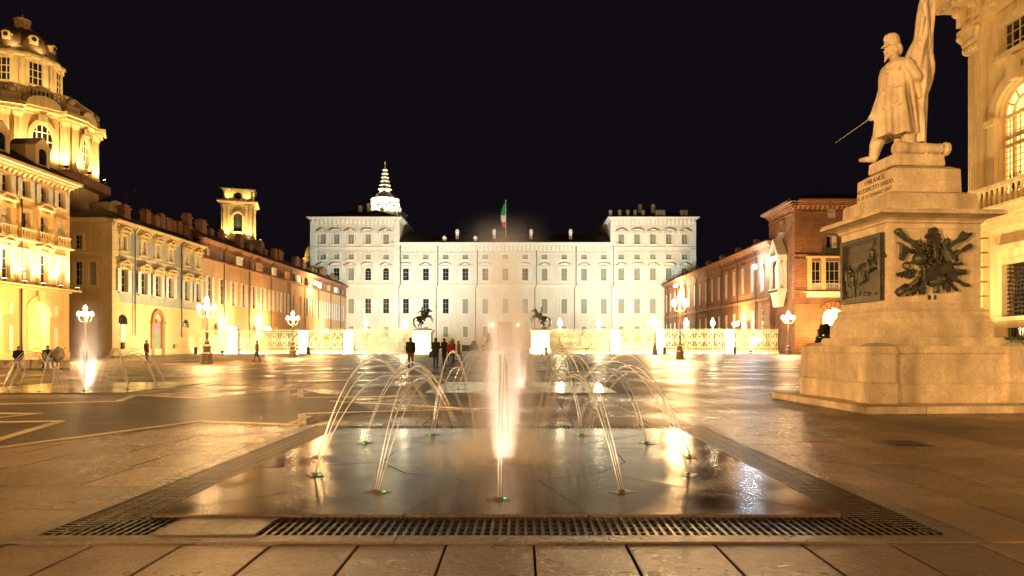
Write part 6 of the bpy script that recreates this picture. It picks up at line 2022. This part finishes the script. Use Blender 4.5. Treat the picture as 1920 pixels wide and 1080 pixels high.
# ---------------------------------------------------------------- people
def person(loc, rz, label, h=1.75, jacket=(.02, .018, .017), trousers=(.03, .028, .03), pose='stand', hair=True, bag=None):
    s = h / 1.75
    p = thing('person', label, 'person', (*loc, 0), rz)
    sit = pose == 'sit'
    dz = -.44 if sit else 0
    hip = [(sx * .09, 0, .92 + dz) for sx in (-1, 1)]
    if sit: knee = [(sx * .11, -.43, .50) for sx in (-1, 1)]; ank = [(sx * .10, -.40 + .05 * sx, .09) for sx in (-1, 1)]
    elif pose == 'walk': knee = [(.1, -.16, .52), (-.1, .02, .5)][::-1]; ank = [(-.1, .24, .13), (.1, -.22, .09)]
    else: knee = [(sx * .10, -.02, .5) for sx in (-1, 1)]; ank = [(sx * .105, .02, .09) for sx in (-1, 1)]
    lean = -.10 if sit else 0
    sh = [(sx * .19, lean, 1.42 + dz) for sx in (-1, 1)]
    if pose == 'phone': el = [(sx * .25, -.02, 1.14) for sx in (-1, 1)]; wr = [(sx * .10, -.26, 1.22) for sx in (-1, 1)]
    elif sit: el = [(sx * .25, lean - .06, 1.16 + dz) for sx in (-1, 1)]; wr = [(sx * .12, lean - .28, 1.0 + dz + .02) for sx in (-1, 1)]
    else: el = [(sx * .26, .04, 1.14) for sx in (-1, 1)]; wr = [(sx * .23, -.04, .90) for sx in (-1, 1)]
    hd = (0, lean - .02, 1.63 + dz)

    def build(kind):
        m = MB(); m.M = Matrix.Scale(s, 4)
        g = 1.0 if kind == 'body' else 1.22
        if kind in ('body', 'trousers'):
            m.cap(hip[0], hip[1], .10 * g, .10 * g)
            for i in (0, 1): m.cap(hip[i], knee[i], .082 * g, .06 * g); m.cap(knee[i], ank[i], .056 * g, .042 * g)
        if kind == 'shoes':
            for i in (0, 1): m.cap((ank[i][0], ank[i][1] + .03, .05), (ank[i][0], ank[i][1] - .17, .045), .055, .045)
        if kind in ('body', 'jacket'):
            m.cap((-.06, lean * .3, .98 + dz), (.06, lean * .3, .98 + dz), .125 * g, .125 * g)
            m.cap((-.05, lean * .6, 1.15 + dz), (.05, lean * .6, 1.15 + dz), .118 * g, .118 * g); m.cap((-.08, lean, 1.33 + dz), (.08, lean, 1.33 + dz), .13 * g, .13 * g)
            m.cap(sh[0], sh[1], .075 * g, .075 * g)
            m.cap((0, lean * .3, 1.0 + dz), (0, lean, 1.36 + dz), .12 * g, .13 * g)
            for i in (0, 1): m.cap(sh[i], el[i], .06 * g, .046 * g); m.cap(el[i], wr[i], .046 * g, .034 * g)
            if kind == 'jacket': m.cap((-.05, lean, 1.47 + dz), (.05, lean, 1.47 + dz), .07, .07)
        if kind == 'body':
            m.cap((0, lean, 1.42 + dz), (0, lean - .01, 1.55 + dz), .055, .055); m.ell(hd, .078, .098, .118, 12)
            m.cap((hd[0], hd[1] - .09, hd[2] - .005), (hd[0], hd[1] - .108, hd[2] - .03), .012, .016)
            for q in (-1, 1): m.ell((q * .08, hd[1] + .005, hd[2] - .01), .014, .02, .03, 6)
            for i in (0, 1):
                w_ = Vector(wr[i]); d = (w_ - Vector(el[i])).normalized(); e = w_ + d * .06; sd = 1 if i else -1
                m.cap(w_, e, .032, .036)
                for q in range(4): b_ = e + Vector((0, -.03 + .02 * q, 0)); m.cap(b_, b_ + d * (.07 - .008 * abs(q - 1.5)), .011, .009, 6)
                m.cap(w_ + d * .02, w_ + d * .05 + Vector((0, -.05, 0)), .012, .010, 6)
            m.cap((ank[0][0], ank[0][1], .06), (ank[0][0], ank[0][1] - .14, .04), .035, .03); m.cap((ank[1][0], ank[1][1], .06), (ank[1][0], ank[1][1] - .14, .04), .035, .03)
        if kind == 'hair':
            m.ell((hd[0], hd[1] + .012, hd[2] + .028), .086, .102, .105, 12); m.ell((hd[0], hd[1] + .05, hd[2] - .02), .078, .062, .10, 10)
        return fuse(m, .02 if kind in ('body', 'hair') else .028, kind, 3)
    link('body', build('body'), m_skin, p)
    key = 'cloth %.2f %.2f %.2f' % jacket
    link('jacket', build('jacket'), mat(key, jacket, .85, .25, 6), p)
    link('trousers', build('trousers'), mat('cloth %.2f %.2f %.2f' % trousers, trousers, .85, .25, 6), p)
    link('shoe', build('shoes'), m_hair, p)
    link('hair', build('hair'), m_hair, p)
    if bag:
        m = MB(); m.frustum(.30, .02, .62, .98, .12, .34, .10, .30); m.tube([(.27, .0, .95), (.2, .0, 1.2), (.12, .05, 1.48)], .014, 5); link('shoulder_bag', bev(m, 'bag', .02, 2), mat('bag', bag, .6, .2, 5), p)
    return p


def gpos(px, py): return gp(px, py)


BK, BR = (.016, .014, .014), (.09, .045, .025)
person(gpos(770, 690), PI + .3, 'person in dark jacket and brown trousers seen from behind, left of the group', 1.76, BK, (.13, .06, .03), 'stand')
person(gpos(817, 690.5), PI - .4, 'person in black standing just right of the glowing pedestal', 1.75, BK, (.018, .017, .018), 'phone', bag=(.03, .03, .03))
person(gpos(833, 685), PI + .9, 'tall person in black beside the one in red', 1.78, BK, BK, 'phone')
person(gpos(843, 680), .4, 'person in a red jacket half hidden in the group', 1.62, (.42, .02, .02), BK, 'stand')
person(gpos(850, 679), 2.2, 'person in dark brown coat behind the person in red', 1.72, (.05, .03, .025), (.03, .025, .02), 'stand')
person(gpos(860, 676.5), 1.4, 'person in tan clothing walking, last of the central group', 1.7, (.20, .12, .08), (.16, .10, .07), 'walk')
person(gpos(275, 681), 2.6, 'person standing alone before the grey building door', 1.72, (.10, .05, .04), (.07, .04, .04), 'stand')
person(gpos(482, 678), -1.2, 'person in dark jacket and jeans walking before the fence', 1.72, (.14, .07, .06), (.06, .08, .16), 'walk')
b1, b2 = gp(30, 690), gp(95, 690)
for i, (b, tx) in enumerate(((b1, 'stone bench at the photo edge with one person seated'), (b2, 'stone bench with two people seated before the arcade'))):
    p = thing('bench', tx, 'bench', (b[0], b[1] + .1, 0), 0, 'benches before the arcade')
    m = MB(); m.box(-1.1, 1.1, -.3, .3, .38, .47); link('seat', bev(m, 'seat', .02), m_granite, p)
    for sx in (-1, 1): m = MB(); m.box(sx * .75 - .15, sx * .75 + .15, -.22, .22, 0, .379); link('leg', m, m_granite, p)
def seat_person(b, dx, rz, *a, **k):
    return person((b[0] + dx, b[1] + .02), rz, *a, **k)
seat_person(b1, .15, .5, 'person in black seated alone on the edge bench', 1.68, BK, (.05, .06, .10), 'sit')
seat_person(b2, -.15, .3, 'person in black jacket and jeans seated on bench, nearer the camera side', 1.75, BK, (.06, .07, .12), 'sit')
seat_person(b2, .45, .1, 'person in pale jacket seated beside the one in black', 1.65, (.36, .25, .15), (.06, .06, .09), 'sit')

# ---------------------------------------------------------------- shrubs, bollards, signs
def shrub(name, loc, label, shape, seed, size=1.0):
    """many small leaf faces spread through the crown's volume"""
    r = random.Random(seed)
    p = thing(name, label, 'shrub', loc, 0)
    m = MB()
    for i in range(900):
        a, z = r.uniform(0, 2 * PI), r.uniform(0, 1)
        rad = shape(z) * (r.uniform(.35, 1.0) ** .5) * (1 + .12 * math.sin(3 * a + 5 * z))
        q = Vector((rad * math.cos(a), rad * math.sin(a), z)) * size
        u = Vector((r.uniform(-1, 1), r.uniform(-1, 1), r.uniform(-1, 1))).normalized() * .07 * size
        v = u.orthogonal().normalized() * .04 * size
        m.add([tuple(q - u), tuple(q + v), tuple(q + u), tuple(q - v)], [(0, 1, 2, 3)])
    link('foliage', m, m_shrub, p)
    m = MB(); m.lathe([(.05 * size, 0), (.03 * size, .8 * size)], 6); link('stem', m, m_wood, p)
    return p


x, y = xat(110, 62), 62
shrub('round_shrub', (x, y, 0), 'clipped round shrub behind the seated pair', lambda z: .42 * math.sin(PI * min(.98, .12 + z * .86)) ** .6, 1, 1.15)
x, y = xat(1547, 92), 92
shrub('tall_shrub', (x, y, 0), 'tall shrub beside the glowing arch, half behind the monument', lambda z: .30 * math.sin(PI * (.1 + z * .85)) ** .7, 2, 4.2)
x, y = xat(917, 185), 185
shrub('cone_shrub', (x, y, 0), 'cone clipped evergreen beside the palace door', lambda z: .24 * (1.05 - z) ** .8, 3, 4.6)
x, y = xat(889, 180), 180
shrub('ball_shrub', (x, y, 0), 'half ball clipped shrub in the palace court', lambda z: .5 * math.sqrt(max(.02, 1 - z)), 4, 2.6)
x, y = xat(851, 182), 182
shrub('ball_shrub', (x, y, 0), 'ball clipped shrub in the court behind the standing people', lambda z: .35 * math.sin(PI * min(.98, .1 + z * .86)) ** .6, 5, 3.2)
for j in range(7):
    x, y = 24.6 - 3.2, 35.4 - j * 1.15
    pass
hd_ = thing('hedge', 'low clipped hedge at the foot of the ochre palace', 'hedge', (22.6, 31.0, 0), 0)
m = MB(); r = random.Random(9)
for i in range(3000):
    q = Vector((r.uniform(-.5, .5), r.uniform(-4.5, 4.5), r.uniform(.05, 1.62)))
    if r.random() < .5: q.x = r.choice((-.5, .5)) + r.uniform(-.06, .06)
    else: q.z = 1.62 + r.uniform(-.06, .06)
    u = Vector((r.uniform(-1, 1), r.uniform(-1, 1), r.uniform(-1, 1))).normalized() * .07; v = u.orthogonal().normalized() * .045
    m.add([tuple(q - u), tuple(q + v), tuple(q + u), tuple(q - v)], [(0, 1, 2, 3)])
m.box(-.44, .44, -4.4, 4.4, 0, 1.55)
link('foliage', m, m_shrub, hd_)
boll = [(1024, 104, 'dark bollard at the foot of the pedestal facing left'), (367, 104, 'dark bollard before the leftmost fence length'), (578, 103, 'dark bollard beside the apricot gate pillar'), (1246, 103, 'dark bollard right of the tall lamp post'), (1378, 103, 'dark bollard beside the last fence pillar')]
for px, y, tx in boll:
    p = thing('bollard', tx, 'bollard', (xat(px, y), y, 0), 0, 'dark bollards along the fence')
    m = MB(); m.lathe([(.28, 0), (.28, .12), (.22, .16), (.22, .8), (.26, .84), (.26, .92), (.16, 1.05), (.04, 1.1)], 12); link('body', m, m_bin, p)
    m = MB(); m.lathe([(.235, .5), (.235, .58)], 12); link('band', m, m_iron, p)
p = thing('sign_totem', 'tall narrow white sign behind the standing people', 'sign', (xat(854, 112), 112, 0))
m = MB(); m.box(-.28, .28, -.08, .08, .1, 2.7); link('panel', bev(m, 'panel', .02), m_white, p)
m = MB(); m.box(-.4, .4, -.25, .25, 0, .1); link('base', m, m_bin, p)
for px, tx in ((874, 'black planter box in the court opening'), (911, 'black planter box beside the cone shrub')):
    p = thing('planter', tx, 'planter', (xat(px, 150), 150, 0), 0, 'planters in the court')
    m = MB(); m.box(-.9, .9, -.5, .5, .15, 1.3); m.box(-1.0, 1.0, -.6, .6, 1.3, 1.42); link('box', m, m_bin, p)
    for sx in (-1, 1): m = MB(); m.box(sx * .7 - .1, sx * .7 + .1, -.4, .4, 0, .149); link('foot', m, m_bin, p)
